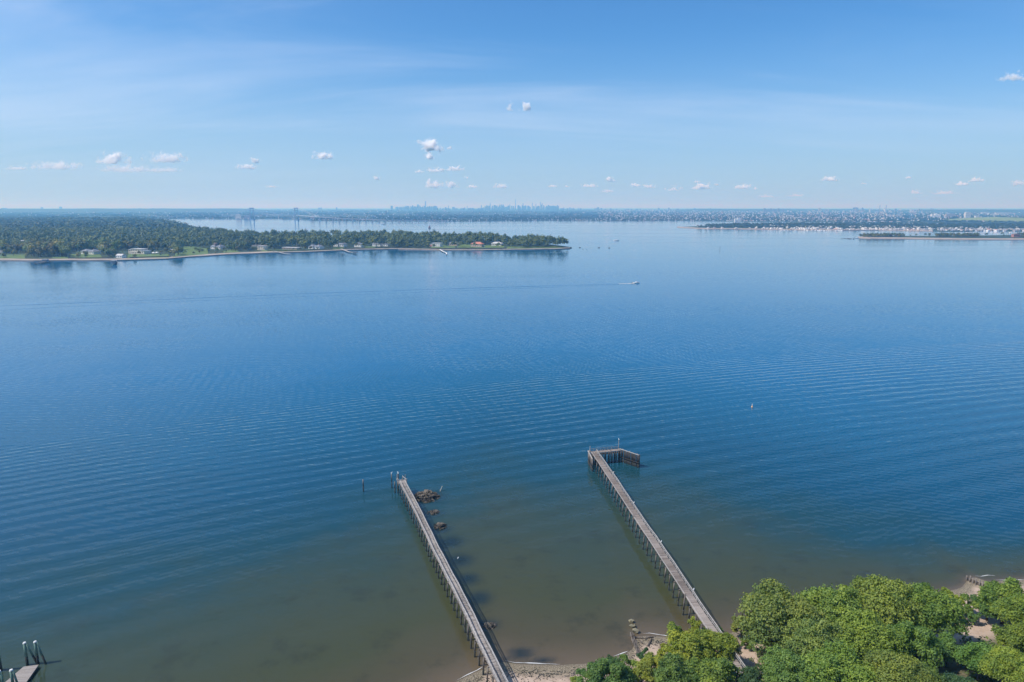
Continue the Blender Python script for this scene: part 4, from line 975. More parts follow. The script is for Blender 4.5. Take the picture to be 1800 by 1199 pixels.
def seawall(px, h, label, up=1.2):
    P = [np.array([*G(a, b-up)[:2], 0]) for a, b in px]; mb = MB()
    for a, b in zip(P[:-1], P[1:]): mb.beam(a+[0, 0, h/2], b+[0, 0, h/2], 1.2, h)
    tag(mb.build('seawall', M['seawall']), label, 'wall')
seawall([(120, 458), (200, 457.8)], 3.0, 'dark low seawall in front of the leftmost lawn of the point', 2.2)
seawall([(228, 457.2), (300, 455.3)], 3.2, 'dark seawall below the terraced lawn of the white mansion', 2.2)
seawall([(470, 444.6), (540, 443.4)], 3.0, 'dark seawall in front of the low pavilion', 2.0)
seawall([(545, 442.6), (600, 440.6), (690, 438.4)], 2.8, 'long dark seawall under the houses at the middle of the point', 1.6)
seawall([(757, 440), (850, 440), (890, 439.6)], 3.6, 'dark rock seawall in front of the red-roofed house', 1.4)
g = np.random.default_rng(77)
def house(px, py, wpx, hpx, style, label):
    c = G(px, py, 1.6); mp_ = mpp(c[1]); W = wpx*mp_; Hh = hpx*mp_; D = max(9, min(16, W*0.5)); t = thing('shore_house', (c[0], c[1]+D/2, 1.6), label, 'house', None, -0.38)
    pal = dict(villa=('white', 'greyroof'), boathouse=('white', 'paleroof'), mansion=('cream', 'paleroof'), cottage=('white', 'greyroof'), pavilion=('tan', 'paleroof'), flat=('white', 'paleroof'), grey=('tan', 'greyroof'), red=('tan', 'redroof'), pale=('cream', 'paleroof'))[style]
    wall, roof = M[pal[0]], M[pal[1]]; wh = Hh*(0.60 if style not in ('flat', 'pavilion', 'mansion') else 0.85); rh = Hh-wh
    blocks = [(0, 0, W*0.96, D, wh)]
    if style == 'villa': blocks = [(-W*0.28, 0, W*0.42, D, wh), (W*0.03, 1.5, W*0.30, D*0.9, wh*0.8), (W*0.32, -0.5, W*0.34, D, wh*0.92)]
    if style == 'mansion': blocks = [(-W*0.38, 0, W*0.18, D, wh*0.8), (0, 0, W*0.6, D, wh), (W*0.39, 0, W*0.18, D, wh*0.65)]
    if style == 'flat': blocks = [(W*0.12, 0, W*0.72, D, wh), (-W*0.36, -1, W*0.24, D*0.8, wh*0.6)]
    if style == 'pavilion': blocks = [(0, 0, W*0.97, D, wh*0.8)]
    mb = MB()
    for x, y, w_, d_, h_ in blocks: mb.box((x, y, h_/2-0.5), (w_, d_, h_+1))
    mb.build('wall', wall, t); mb = MB(); rf = None
    for x, y, w_, d_, h_ in blocks:
        if style in ('flat', 'mansion', 'pavilion'): mb.box((x, y, h_+0.3), (w_+1.2, d_+1.2, 0.6))
        elif style in ('cottage', 'boathouse'):
            a, b = w_/2+0.5, d_/2+0.5; mb.add([(x-a, y-b, h_), (x+a, y-b, h_), (x+a, y+b, h_), (x-a, y+b, h_), (x-a if style == 'boathouse' else x, y-(0 if style == 'boathouse' else b), h_+rh), (x+a if style == 'boathouse' else x, y+(0 if style == 'boathouse' else b), h_+rh)],
                [(0, 1, 5, 4), (3, 4, 5, 2), (0, 4, 3), (1, 2, 5), (3, 2, 1, 0)] if style == 'boathouse' else [(0, 4, 5, 3), (1, 2, 5, 4), (0, 1, 4), (3, 5, 2), (3, 2, 1, 0)])
        else: mb.hip((x, y, h_), (w_, d_), rh*(1.0 if h_ > wh*0.9 else 0.75), over=0.7)
    rf = mb.build('roof', roof, t)
    if style in ('villa', 'pale', 'grey', 'red'): MB().box((W*0.2, 1.0, wh+rh*0.75), (1.3, 1.0, rh*1.0)).build('chimney', M['brick'], rf)
    for x, y, w_, d_, h_ in blocks:
        nw = max(1, int(w_/4.2)); fl_ = max(1, int(h_/3.4))
        for i in range(nw):
            for j in range(fl_):
                wx = x-w_/2+w_*(i+0.5)/nw; wz = h_*(j+0.5)/fl_
                MB().box((wx, y-d_/2-0.03, wz), (min(2.0, w_/nw*0.55), 0.12, min(1.9, h_/fl_*0.55))).build('window', M['glass'], t)
    if style == 'red':
        mb = MB(); mb.box((0, -D/2-2.2, wh*0.5), (W*0.8, 0.4, 0.3))
        for i in range(6): mb.box((-W*0.4+W*0.8*i/5, -D/2-2.2, wh*0.25), (0.4, 0.38, wh*0.5))
        mb.build('terrace', M['white'], t)
    if style == 'flat': MB().box((-W*0.36, -1-D*0.4-0.1, wh*0.25), (W*0.2, 0.2, wh*0.4)).build('orange_wall', M['redroof'], t)
    if style == 'pavilion': MB().tube([(1, D, 0), (1, D, Hh*2.6)], 0.5, 6).build('mast', M['rail'], t)
    if style == 'villa' and 370 < px < 392: MB().box((-W*0.22, 0, wh+rh*0.8), (W*0.2, D*0.5, rh*1.4)).hip((-W*0.22, 0, wh+rh*1.5), (W*0.2, D*0.5), 2).build('roof_tower', M['brownroof'], rf)
for h_ in HOUSES: house(*h_)
for px, py, wpx, hpx, st, lab in ((20, 429, 16, 4, 'villa', 'long pale roof amid the trees at the far left'), (42, 428, 15, 6, 'villa', 'white house with peaked roof amid the trees at the far left'), (66, 432, 13, 4, 'grey', 'low house amid trees right of the peaked white one'),
                               (5, 437, 9, 5, 'cottage', 'small white house at the left edge of the picture amid trees'), (268, 399.5, 16, 3.5, 'red', 'far pinkish roofed house on the bend of the wooded shore'), (118, 401, 12, 2.5, 'pale', 'tiny distant white house above the left woods'), (160, 390, 10, 2, 'flat', 'tiny distant white building at the back of the left woods')):
    c = G(px, py, 9 if py > 410 else 12); t0_ = len(bpy.data.objects)
    z_ = 10.0 if py > 410 else 12.0; c = G(px, py, z_); mp_ = mpp(c[1]); W = wpx*mp_; t = thing('hillside_house', (c[0], c[1], z_), lab, 'house')
    wall = M['white']; rf = M['redroof'] if st == 'red' else M['paleroof']; hh = hpx*mp_
    MB().box((-W*0.1, 0, hh*0.3-5), (W*0.75, 10, hh*0.6+10)).box((W*0.36, 2, hh*0.2-5), (W*0.26, 8, hh*0.4+10)).build('wall', wall, t)
    MB().hip((-W*0.1, 0, hh*0.6), (W*0.75, 10), hh*0.4).hip((W*0.36, 2, hh*0.4), (W*0.26, 8), hh*0.3).build('roof', rf, t)
    for i in range(3): MB().box((-W*0.38+W*0.28*i, -5.05, hh*0.3), (1.8, 0.12, 1.6)).build('window', M['glass'], t)
# terrace umbrellas / tents
for px, py, lab in ((270, 447.6, 'white parasol on the mansion terrace nearest the house'), (276, 447.2, 'middle white parasol on the mansion terrace'), (284, 446.8, 'rightmost white parasol on the mansion terrace')):
    c = G(px, py, 1.6); t = thing('parasol', c, lab, 'parasol'); MB().tube([(0, 0, 0), (0, 0, 4.6)], 0.12, 6).build('pole', M['rail'], t); MB().tube([(0, 0, 3.2), (0, 0, 5.2)], [3.2, 0.1], 8).build('canopy', M['white'], t)
# docks
def jetty(px, z, wd, label, m='rail', shed=None):
    P = [G(a, b, z) for a, b in px]; t = thing('jetty', (P[0][0], P[0][1], 0), label, 'jetty'); o = np.array([P[0][0], P[0][1], 0]); mb = MB()
    for a, b in zip(P[:-1], P[1:]): mb.beam(a-o, b-o, wd, 0.5)
    mb.build('deck', M[m], t)
    for a, b in zip(P[:-1], P[1:]):
        k = max(2, int(np.linalg.norm(b-a)/9))
        for i in range(k):
            p = a+(b-a)*(i+0.5)/k-o; MB().tube([(p[0], p[1], -1), (p[0], p[1], z-0.26)], 0.35, 6).build('pile', M['timber'], t)
    if shed:
        p = G(*shed[:2], z)-o; w_, h_ = shed[2:]; MB().box((p[0], p[1], z+h_/2), (w_, 5, h_)).build('shed', M['fargrey'], t); MB().hip((p[0], p[1], z+h_), (w_, 5), h_*0.5).build('shed_roof', M['greyroof'], t)
jetty([(88, 457.5), (72, 461.5), (60, 463)], 2.2, 5, 'dark jetty reaching left from the beach at the far left', 'timber', (80, 459.5, 9, 3))
jetty([(203, 457), (201, 462.5)], 2.2, 5, 'small dock with a dark shed in front of the white boathouse', 'fargrey', (200, 463, 7, 4))
jetty([(482, 441.5), (500, 445.5), (511, 446.5)], 2.0, 3, 'pale slanting jetty in front of the low pavilion')
jetty([(600, 437.5), (613, 442.5), (626, 444.5)], 2.2, 4, 'angled grey jetty with a float in the middle of the point', 'rail', (624, 444.6, 8, 1.5))
jetty([(773, 438.5), (778, 441.5), (785, 444.5), (784.5, 447)], 2.0, 2.0, 'curved white jetty in front of the white modern house', 'white')

# ================================================================== FAR BUILDINGS
def tower(mb, x, y, z0, w_, d_, h_, kind, g, mi=0):
    if kind == 0: mb.box((x, y, z0+h_/2), (w_, d_, h_), mi=mi).box((x, y, z0+h_+h_*0.02), (w_*0.5, d_*0.5, h_*0.04), mi=mi)
    elif kind == 1: mb.box((x, y, z0+h_*0.3), (w_, d_, h_*0.6), mi=mi).box((x, y, z0+h_*0.75), (w_*0.72, d_*0.72, h_*0.3), mi=mi).box((x, y, z0+h_*0.95), (w_*0.4, d_*0.4, h_*0.1), mi=mi)
    elif kind == 2: mb.box((x, y, z0+h_*0.44), (w_, d_, h_*0.88), mi=mi).box((x, y, z0+h_*0.93), (w_*0.85, d_*0.85, h_*0.1), taper=0.25, mi=mi)
    elif kind == 3: mb.box((x, y, z0+h_*0.5), (w_, d_, h_), taper=0.72, mi=mi)
    elif kind == 4:   # stepped tower with a spire
        mb.box((x, y, z0+h_*0.15), (w_*1.5, d_*1.5, h_*0.3), mi=mi).box((x, y, z0+h_*0.5), (w_, d_, h_*0.4), mi=mi).box((x, y, z0+h_*0.75), (w_*0.75, d_*0.75, h_*0.1), taper=0.7, mi=mi).box((x, y, z0+h_*0.9), (w_*0.3, d_*0.3, h_*0.2), taper=0.1, mi=mi)
SKY_Y = 18500.0
SKYL = [  # px, width px, top py, kind (hand read from the photograph)
 (688.6, 3.4, 362.0, 0), (698, 5, 363.8, 0), (703, 3, 366, 0), (708.5, 2.6, 362.9, 1), (713.5, 2.4, 364.5, 0), (717, 4, 362.4, 0), (722.2, 2.2, 362.0, 1), (726, 3, 364.5, 0), (729.2, 4.4, 363.2, 0), (734.8, 3.0, 358.6, 2), (738, 2, 361.5, 0), (742, 2.6, 364.2, 0),
 (748, 2.1, 353.6, 3), (752.5, 2.4, 365, 0), (755.0, 3.4, 362.8, 0), (760, 3.2, 363.2, 0), (763.5, 2, 365, 1), (773.8, 1.9, 365.3, 0), (778.5, 3.6, 366.8, 0), (788.5, 0.9, 361.5, 0), (791, 2, 367, 0), (799.4, 1.0, 363.8, 0), (802, 3, 367, 0), (812, 5, 366.5, 0), (821.2, 0.9, 362.2, 0),
 (826.5, 3.4, 365.8, 0), (831.6, 3.2, 365.6, 1), (837, 3, 367, 0), (841, 2.6, 366, 0), (846.2, 1.9, 360.3, 1), (850, 2, 365, 0), (857.3, 1.0, 362.4, 0), (861.7, 1.5, 353.9, 4), (865, 2, 364.5, 0), (869.6, 3.4, 360.8, 0), (873.8, 2.6, 361.1, 1), (878, 2.8, 362.4, 0), (881.5, 2, 365, 0), (885, 1.6, 359.4, 2), (888.6, 3, 364, 0), (892, 2.4, 363.5, 0), (896.1, 1.4, 359.8, 0), (898.8, 1.9, 362, 0), (902, 2.6, 362.4, 0),
 (906.3, 1.1, 350.6, 0), (911.6, 2.6, 360.8, 0), (915, 1.6, 364, 0), (919.4, 1.5, 356.4, 2), (922, 2, 362.5, 0), (924.6, 1.8, 361.8, 0), (928, 2.4, 362.4, 1), (932, 2, 364, 0), (935.8, 1.1, 357.0, 0), (939, 2, 362.8, 0), (942.0, 1.3, 358.2, 3), (946.1, 2.2, 362.0, 0), (950.2, 1.2, 355.2, 3), (953, 1.4, 357.7, 0), (955.6, 2.8, 364, 0), (959, 2.2, 364, 1), (965.8, 3.6, 362.0, 0), (968.6, 2.8, 362.2, 0), (973, 2.4, 366, 0), (977, 3, 366.6, 0), (981, 2, 365.5, 1), (985.6, 2.2, 366.2, 0),
 (990.8, 1.8, 365.0, 0), (1001.7, 2.4, 364.9, 0), (1004.6, 1.5, 366.2, 0), (1008.8, 2.6, 367.0, 0), (1022, 2, 368.6, 0), (1035.5, 3, 368.2, 0), (1048, 4.2, 366.8, 0), (1056.4, 1.4, 366.0, 0), (1061.6, 1.8, 368.2, 0), (1080, 2.4, 369.0, 0), (1097, 1.2, 368.6, 0), (1119, 2.5, 368.8, 0), (1159, 2.2, 369.2, 0), (1219.4, 1.1, 368.2, 0)]
SPEC = {748: 'tallest tapering glass tower of the left skyline cluster', 688.6: 'flat-topped high-rise standing alone at the left end of the skyline', 861.7: 'stepped skyscraper with a pointed spire near the middle of the skyline', 906.3: 'very thin pencil tower, tallest of the whole skyline', 734.8: 'dark angled-top tower left of the tallest one in the left cluster', 950.2: 'tallest pointed tower at the right side of the central skyline', 919.4: 'pointed tower just right of the very thin pencil tower', 846.2: 'stepped tower standing out left of the spired skyscraper', 965.8: 'broad flat tower at the right end of the central skyline'}
g = np.random.default_rng(61)
def sky_tower(px, wpx, top, kind, label, group, Y, mi):
    a = AT(px, top, Y); w_ = wpx*Y/1200; mb = MB(); z0 = 5; h_ = a[2]-z0
    tower(mb, 0, 0, 0, w_, w_*g.uniform(0.7, 1.3), h_, kind, g)
    tag(mb.build('skyscraper', M['towerglass' if mi else 'tower'], loc=(a[0], Y, z0)), label, 'skyscraper', group)
for px, wpx, top, kind in SKYL:
    sp_ = SPEC.get(px); zone = ('hazy blue high-rise at the left end of the left skyline cluster', 'outer left skyline cluster') if px < 735 else ('hazy blue high-rise near the tallest tower of the left skyline cluster', 'inner left skyline cluster') if px < 770 else ('hazy low high-rise between the two main skyline clusters', 'skyline between the clusters') if px < 840 else ('hazy blue high-rise left of the thin pencil tower in the central skyline', 'central skyline left half') if px < 906 else ('hazy blue high-rise right of the thin pencil tower in the central skyline', 'central skyline right half') if px < 990 else ('small hazy block of the thinning right end of the skyline', 'right end of the skyline')
    sky_tower(px, wpx, top, kind, sp_ or zone[0], None if sp_ else zone[1], SKY_Y+g.uniform(-1500, 1500), g.random() < 0.5)
for i in range(205):   # the ranks of lower towers between and in front
    px = g.choice([g.uniform(700, 768), g.uniform(765, 850), g.uniform(845, 990), g.uniform(845, 990), g.uniform(985, 1280)])
    top = (363.4 if px < 768 else 365.6 if px < 850 else 362.0 if px < 985 else 366.2)+g.normal(0, 1.0)+(px > 1080)*0.6
    zone = ('hazy blue high-rise at the left end of the left skyline cluster', 'outer left skyline cluster') if px < 735 else ('hazy blue high-rise near the tallest tower of the left skyline cluster', 'inner left skyline cluster') if px < 770 else ('hazy low high-rise between the two main skyline clusters', 'skyline between the clusters') if px < 840 else ('hazy blue high-rise left of the thin pencil tower in the central skyline', 'central skyline left half') if px < 906 else ('hazy blue high-rise right of the thin pencil tower in the central skyline', 'central skyline right half') if px < 990 else ('small hazy block of the thinning right end of the skyline', 'right end of the skyline')
    sky_tower(px, g.uniform(1.2, 3.2), top, int(g.integers(0, 3)), zone[0], zone[1], g.uniform(16500, 18000), g.random() < 0.4)

def block(px, py, wpx, hpx, mkey, label, group=None, kind=0, depth=18, name='apartment_block', wins=False):
    c = G(px, py, 0); mp_ = c[1]/1200; w_ = wpx*mp_; h_ = hpx*mp_
    sy = G(px, shore_y(px))[1]; z0 = float(land_h(max(0, c[1]-sy)))-2 if c[1] > sy else 1.0
    z1 = h_+2; mb = MB(); tower(mb, 0, 0, 0, w_, depth, max(6, z1), kind, g)
    o = mb.build(name, M[mkey], loc=(c[0], c[1]+depth/2, 0)); return tag(o, label, 'building', group)
for a in [
 (74, 371, 5, 6.3, 'fargrey', 'dark domed tower block on the left horizon, the left of two', 3), (107, 371, 4.5, 7.0, 'fargrey', 'dark block on the left horizon, the right of two', 0), (7, 371, 10, 5, 'fargrey', 'broad dark block on the horizon at the left edge', 0),
 (236, 371.5, 7, 4.5, 'fargrey', 'pale wide block on the horizon above the left bend of the shore', 0), (246, 371.5, 5, 5, 'fargrey', 'taller block beside the wide one on the left horizon', 0), (269, 371.5, 3, 5, 'fargrey', 'single narrow block on the left horizon', 0),
 (561, 371.5, 2.6, 6, 'fargrey', 'pale twin tower between the bridge and the skyline, left one', 0), (564.5, 371.5, 2.6, 6, 'fargrey', 'pale twin tower between the bridge and the skyline, right one', 0), (592, 371.5, 2.4, 7, 'towerglass', 'single small tower between the bridge and the skyline', 2),
 (419, 384.9, 9, 7, 'farpale', 'pale concrete block at the left bridge anchorage', 0), (434, 384.9, 10, 6, 'fargrey', 'grey block close to the left bridge tower', 0), (549, 386.2, 7, 5, 'fartan', 'tan fort-like block right of the right bridge tower', 0),
 (1299, 389.5, 6, 5.5, 'farpale', 'pale apartment block on the shore behind the island town', 0), (1293, 389.5, 3, 4.5, 'farpale', 'narrow block next to the pale apartment block behind the island town', 0),
 (1503.5, 374, 9, 8.5, 'fargrey', 'large grey tower slab left of the twin chimneys', 0), (1516, 374, 4, 8.5, 'fargrey', 'stepped tower just left of the twin chimneys', 1),
 (1579, 383, 14, 4.5, 'farpale', 'low sunlit white building left of the white condominium towers', 0), (1564, 382, 10, 4, 'farpale', 'pale wide building beneath the twin chimneys', 0), (1639.5, 383.5, 4.5, 6, 'white', 'white condominium tower, left of three', 0), (1645, 383.5, 4, 7, 'white', 'white condominium tower, middle of three', 0), (1650.8, 383.5, 4.5, 6, 'white', 'white condominium tower, right of three', 0),
 (1671, 383, 16, 6.5, 'fartan', 'reddish apartment slab right of the white condominium towers', 0), (1701, 384.5, 9, 10.5, 'farpale', 'tall pale square slab tower standing alone on the right', 0), (1718, 384.5, 7, 4.5, 'farpale', 'low pale building right of the tall slab tower', 0),
 (1640, 374.5, 1.0, 7, 'fargrey', 'thin mast-like tower on the right horizon', 0), (1765, 378, 30, 4.0, 'farpale', 'long pale estate below the right horizon', 0), (1732, 378, 14, 4, 'farpale', 'pale estate block left of the long one on the right', 0)]: block(*a[:6], None, a[6])
for i in range(9): block(1343+i*6.6/1.6+g.uniform(-1, 1), 375, g.uniform(2.5, 3.8), g.uniform(6.2, 8.3), 'fargrey', 'grey slab of the long row of tower blocks on the horizon', 'row of tower blocks on the horizon')
for i in range(26): block(g.uniform(1440, 1640), g.uniform(373.5, 376), g.uniform(1.5, 3.5), g.uniform(4.5, 8), ['fargrey', 'farpale', 'fartan'][i % 3], 'hazy tower block of the estates around the twin chimneys', 'tower blocks around the twin chimneys', int(g.integers(0, 2)))
for px, lab in ((1545.5, 'left one of two tall thin chimneys'), (1556.5, 'right one of two tall thin chimneys')):
    c = G(px, 376); tag(MB().tube([(0, 0, 0), (0, 0, (376-361)*c[1]/1200)], [0.95*c[1]/1200*0.75, 0.95*c[1]/1200*0.5], 10).build('chimney_stack', M['fargrey'], loc=(c[0], c[1], 0)), lab, 'chimney')
# low buildings of the far shore: the most visible ones one by one, the rest as one mass
def small_house(mb, x, y, z, w_, d_, h_, rz, roofed, mi_w, mi_r):
    mb.box((x, y, z+h_/2-1), (w_, d_, h_+2), rz, mi=mi_w)
    if roofed: mb.hip((x, y, z+h_), (w_, d_), h_*0.45, rz, 0.4, mi=mi_r)
    else: mb.box((x, y, z+h_+0.4), (w_*0.45, d_*0.5, 0.8), rz, mi=mi_r)
WM = [M['white'], M['farpale'], M['fartan'], M['fargrey'], M['greyroof'], M['redroof'], M['paleroof']]
low = []
def wzone(px):
    z_ = 'left of the bridge' if px < 445 else 'between and right of the bridge towers' if px < 600 else 'behind the long viaduct' if px < 790 else 'below the central skyline' if px < 1000 else 'right of the skyline' if px < 1230 else 'behind the left end of the island town' if px < 1420 else 'behind the right half of the island town'
    return 'tiny pale waterside building on the far shore '+z_, 'building', 'far waterline buildings '+z_
for _ in range(300):
    px = float(g.choice([g.uniform(250, 700), g.uniform(700, 1060), g.uniform(960, 1300), g.uniform(1060, 1560), g.uniform(1300, 1600), g.uniform(560, 790)])); low.append((px, shore_y(px)-abs(g.normal(0.25, 0.35))-0.08, 1))
for _ in range(3600):
    px = g.uniform(270, 1800) if g.random() < 0.35 else g.uniform(1050, 1800)
    if px > 1560 and g.random() < 0.45: continue
    py = 370.2+(shore_y(px)-1.0-370.2)*g.random()**(1.1 if px > 1050 else 0.8); low.append((px, py, 0))
for _ in range(120): low.append((g.uniform(-20, 270), 371+g.random()**1.5*11, 0))
def put_low(mb, px, py, shore, at=None):
    p = G(px, py); Y = p[1]; sy = G(px, shore_y(px))[1]; z = float(land_h(max(0, Y-sy))); k = Y/1200
    w_ = g.uniform(0.8, 2.6)*k*(1.0 if shore else 0.75); h_ = g.uniform(0.7, 1.6)*k*0.8; h_ = min(h_, 40); tall = (not shore) and g.random() < (0.12 if px > 1000 else 0.05)
    if tall: h_ *= 2.2; w_ *= 0.6
    z = z+4 if not shore else z
    mi = int(g.choice([0, 1, 1, 2, 3], p=[.16, .24, .2, .2, .2])) if not shore else int(g.choice([0, 1, 2], p=[.45, .35, .2])); mr = int(g.choice([4, 5, 6, 6]))
    x0, y0 = (p[0], Y+6) if at is None else (0, 0)
    small_house(mb, x0, y0, z, w_, max(8, w_*0.6), h_, 0.0, not tall and g.random() < 0.6, mi, mr); return (p[0], Y+6, 0)
for i, (px, py, s) in enumerate(low[:225]):
    mb = MB(); loc = put_low(mb, px, py, 1, at=0); tag(mb.build('waterside_building', WM, loc=loc), *wzone(px))
mb = MB()
for px, py, s in low[225:]: put_low(mb, px, py, s)
tag(mb.build('distant_town', WM), 'countless tiny pale buildings spread across the hazy far shore', 'town', kind='stuff')

# island town houses
isl = []
for _ in range(900):
    px = g.uniform(1226, 1960); lo = np.interp(px, [a for a, b in isle_px[:9]], [b for a, b in isle_px[:9]])
    dens = np.interp(px, [1226, 1250, 1300, 1330, 1360, 1450, 1480, 1500, 1580, 1680, 1690, 1800, 1960], [.10, .05, .12, .3, .8, .9, .6, 1, 1, 1, .5, 1, .5])
    if g.random() > dens: continue
    isl.append((px, lo-0.55-g.random()**1.3*(5.2 if px > 1340 else 2.5)))
isl.sort(key=lambda q: -q[1])
for i, (px, py) in enumerate(isl[:240]):
    p = G(px, py, 1.5); k = p[1]/1200; mb = MB(); w_ = g.uniform(1.6, 4.2)*k*0.75; h_ = g.uniform(0.9, 1.8)*k
    small_house(mb, 0, 0, 0, w_, 11, h_, g.uniform(-0.5, 0.5), g.random() < 0.75, int(g.choice([0, 1, 2, 2, 3])), int(g.choice([4, 4, 4, 6, 5])))
    for j in range(2): mb.box((-w_*0.22+w_*0.44*j, -5.6, h_*0.5), (w_*0.12, 0.2, h_*0.3), mi=3)
    hz_ = 'left of the marina' if px < 1410 else 'behind the marina row' if px < 1482 else 'above the left grove of the narrow island' if px < 1590 else 'above the middle of the narrow island' if px < 1690 else 'above the right end of the narrow island'
    lab = ('pale house of the low island town '+hz_, 'island town houses '+hz_)
    tag(mb.build('town_house', WM, loc=(p[0], p[1], 1.5)), lab[0], 'house', lab[1])
mb = MB()
for px, py in isl[240:]:
    p = G(px, py, 1.5); k = p[1]/1200; small_house(mb, p[0], p[1], 1.5, g.uniform(2.5, 4.5)*k*0.8, 11, g.uniform(1.4, 2.6)*k, 0, g.random() < 0.6, int(g.choice([0, 0, 1, 2])), int(g.choice([4, 6, 6])))
if mb.n: tag(mb.build('island_town', WM), 'back rows of pale houses of the island town', 'town', kind='stuff')
# ruin on the narrow island
c = G(1784, 417, 1.4); t = thing('brick_building', c, 'reddish brick building on the narrow island near the right edge', 'building'); k = c[1]/1200
MB().box((0, 0, 2.6*k), (9*k, 12, 5.2*k)).box((6*k, 2, 1.8*k), (4*k, 10, 3.6*k)).build('wall', M['brick'], t); MB().hip((0, 0, 5.2*k), (9*k, 12), 1.2*k).build('roof', M['brownroof'], t)
for i in range(4): MB().box((-3.4*k+i*2.2*k, -6.05, 2.8*k), (1.0*k, 0.15, 1.6*k)).build('window', M['glass'], t)

# ---- suspension bridge and its viaduct
def bridge():
    a = G(443.5, 386.8); b = G(521.5, 387.2); t = thing('suspension_bridge', (a[0], a[1], 0), 'long suspension bridge with two portal towers and a viaduct trailing off to the right', 'bridge')
    o = np.array([a[0], a[1], 0]); k = a[1]/1200; ht = 89; dk = 36.0
    for nm, q in (('left', a), ('right', b)):
        x, y = q[0]-o[0], q[1]-o[1]; mb = MB()
        for sd in (-1, 1): mb.box((x+sd*8.2, y+sd*13, ht/2), (4.2, 9, ht), taper=0.8)
        mb.beam((x-8.2, y-13, ht-4), (x+8.2, y+13, ht-4), 6, 8); mb.beam((x-8.2, y-13, ht*0.80), (x+8.2, y+13, ht*0.80), 5, 3)
        mb.box((x, y, 2.0), (30, 40, 4)); mb.build('tower', M['steel'], t)
    u = (b-a)[:2]; an = np.array([-160.0, -40.0, 16]); far = np.array([*(G(560, 388.8)[:2]-a[:2]), 28.0]); B = np.array([*u, dk]); A_ = np.array([0, 0, dk])
    mb = MB()
    for p, q in ((np.array([-260, 60, 24.0]), A_), (A_, B), (B, far)): mb.beam(p, q, 20, 2.2)
    mb.build('deck', M['steel'], t)
    for sd in (-8.2, 8.2):
        mb = MB(); P = []
        for i in range(21): f = i/20; p = A_*(1-f)+B*f; P.append((p[0]+sd, p[1]+sd*1.55, dk+3+(ht-dk-3)*(2*f-1)**2))
        mb.tube(P, 0.9, 5); mb.tube([(P[0]), (-190+sd, 45, 26)], 0.9, 5); mb.tube([P[-1], (far[0]+sd, far[1], 30)], 0.9, 5)
        for i in range(1, 20): mb.tube([(P[i][0], P[i][1], dk), P[i]], 0.35, 4)
        mb.build('cable', M['steel'], t)
    va = [(560, 388.8, 28), (600, 389.6, 20), (680, 390.6, 13), (787, 390.6, 8)]; V_ = [np.array([*(G(x, y)[:2]-a[:2]), z]) for x, y, z in va]
    mb = MB()
    for p, q in zip(V_[:-1], V_[1:]): mb.beam(p, q, 14, 3.4)
    mb.build('viaduct_deck', M['fargrey'], t)
    for i in range(20):
        px = 562+i*11.6; py = np.interp(px, [v[0] for v in va], [v[1] for v in va]); z = np.interp(px, [v[0] for v in va], [v[2] for v in va]); p = G(px, py)-a
        MB().box((p[0], p[1], z/2-1.5), (3.6, 14, z)).build('pier', M['concrete'], t)
bridge()

# lighthouse, boats, marks
def lighthouse():
    c = G(755, 401.0); k = c[1]/1200; t = thing('lighthouse', c, 'small dark square lighthouse house on a round stone base in mid-channel', 'lighthouse')
    MB().tube([(0, 0, -1), (0, 0, 1.2*k)], [2.6*k, 2.0*k], 12).build('base', M['timber'], t); MB().box((0, 0, 2.2*k), (2.2*k, 2.0*k, 2.2*k)).build('wall', M['brick'], t)
    MB().hip((0, 0, 3.3*k), (2.2*k, 2.0*k), 1.1*k).build('roof', M['greyroof'], t); MB().tube([(0, 0, 3.6*k), (0, 0, 5.0*k), (0, 0, 5.5*k)], [0.5*k, 0.45*k, 0.05*k], 8).build('lantern', M['fargrey'], t)
lighthouse()
def hull(mb, L, B_, h_, mi=0):
    O = [(-0.5, -0.42), (-0.1, -0.5), (0.25, -0.38), (0.5, 0.0), (0.25, 0.38), (-0.1, 0.5), (-0.5, 0.42)]; k = len(O)
    P = [(x*L*0.94, y*B_*0.6, -0.3) for x, y in O]+[(x*L, y*B_, h_*(1+0.25*(x > 0.2))) for x, y in O]
    mb.add(P, [tuple(reversed(range(k))), tuple(range(k, 2*k))]+[(i, (i+1) % k, (i+1) % k+k, i+k) for i in range(k)], mi=mi)
def speedboat(px, py, L, rz, label, group=None, name='motorboat'):
    c = G(px, py); t = thing(name, c, label, 'boat', group, rz); mb = MB(); hull(mb, L, L*0.3, L*0.12); mb.build('hull', M['white'], t)
    MB().box((L*0.02, 0, L*0.12+L*0.05), (L*0.3, L*0.18, L*0.11), taper=0.8).build('cabin', M['white'], t); MB().box((L*0.19, 0, L*0.19), (L*0.03, L*0.17, L*0.08), taper=0.9).build('windscreen', M['glass'], t)
    MB().box((-L*0.53, 0, L*0.1), (L*0.07, L*0.06, L*0.14)).build('outboard', M['black'], t); return t
speedboat(1118, 498, 9, 0.03, 'white motorboat speeding right with a foaming wake on the open bay')
speedboat(1083, 423.2, 14, 2.9, 'tiny white boat beyond the rocks off the tip of the point')
speedboat(674, 394.8, 20, 0.0, 'tiny white boat with a short wake near the viaduct')
speedboat(1506, 419, 12, 0.0, 'small white boat just off the tip of the narrow island')
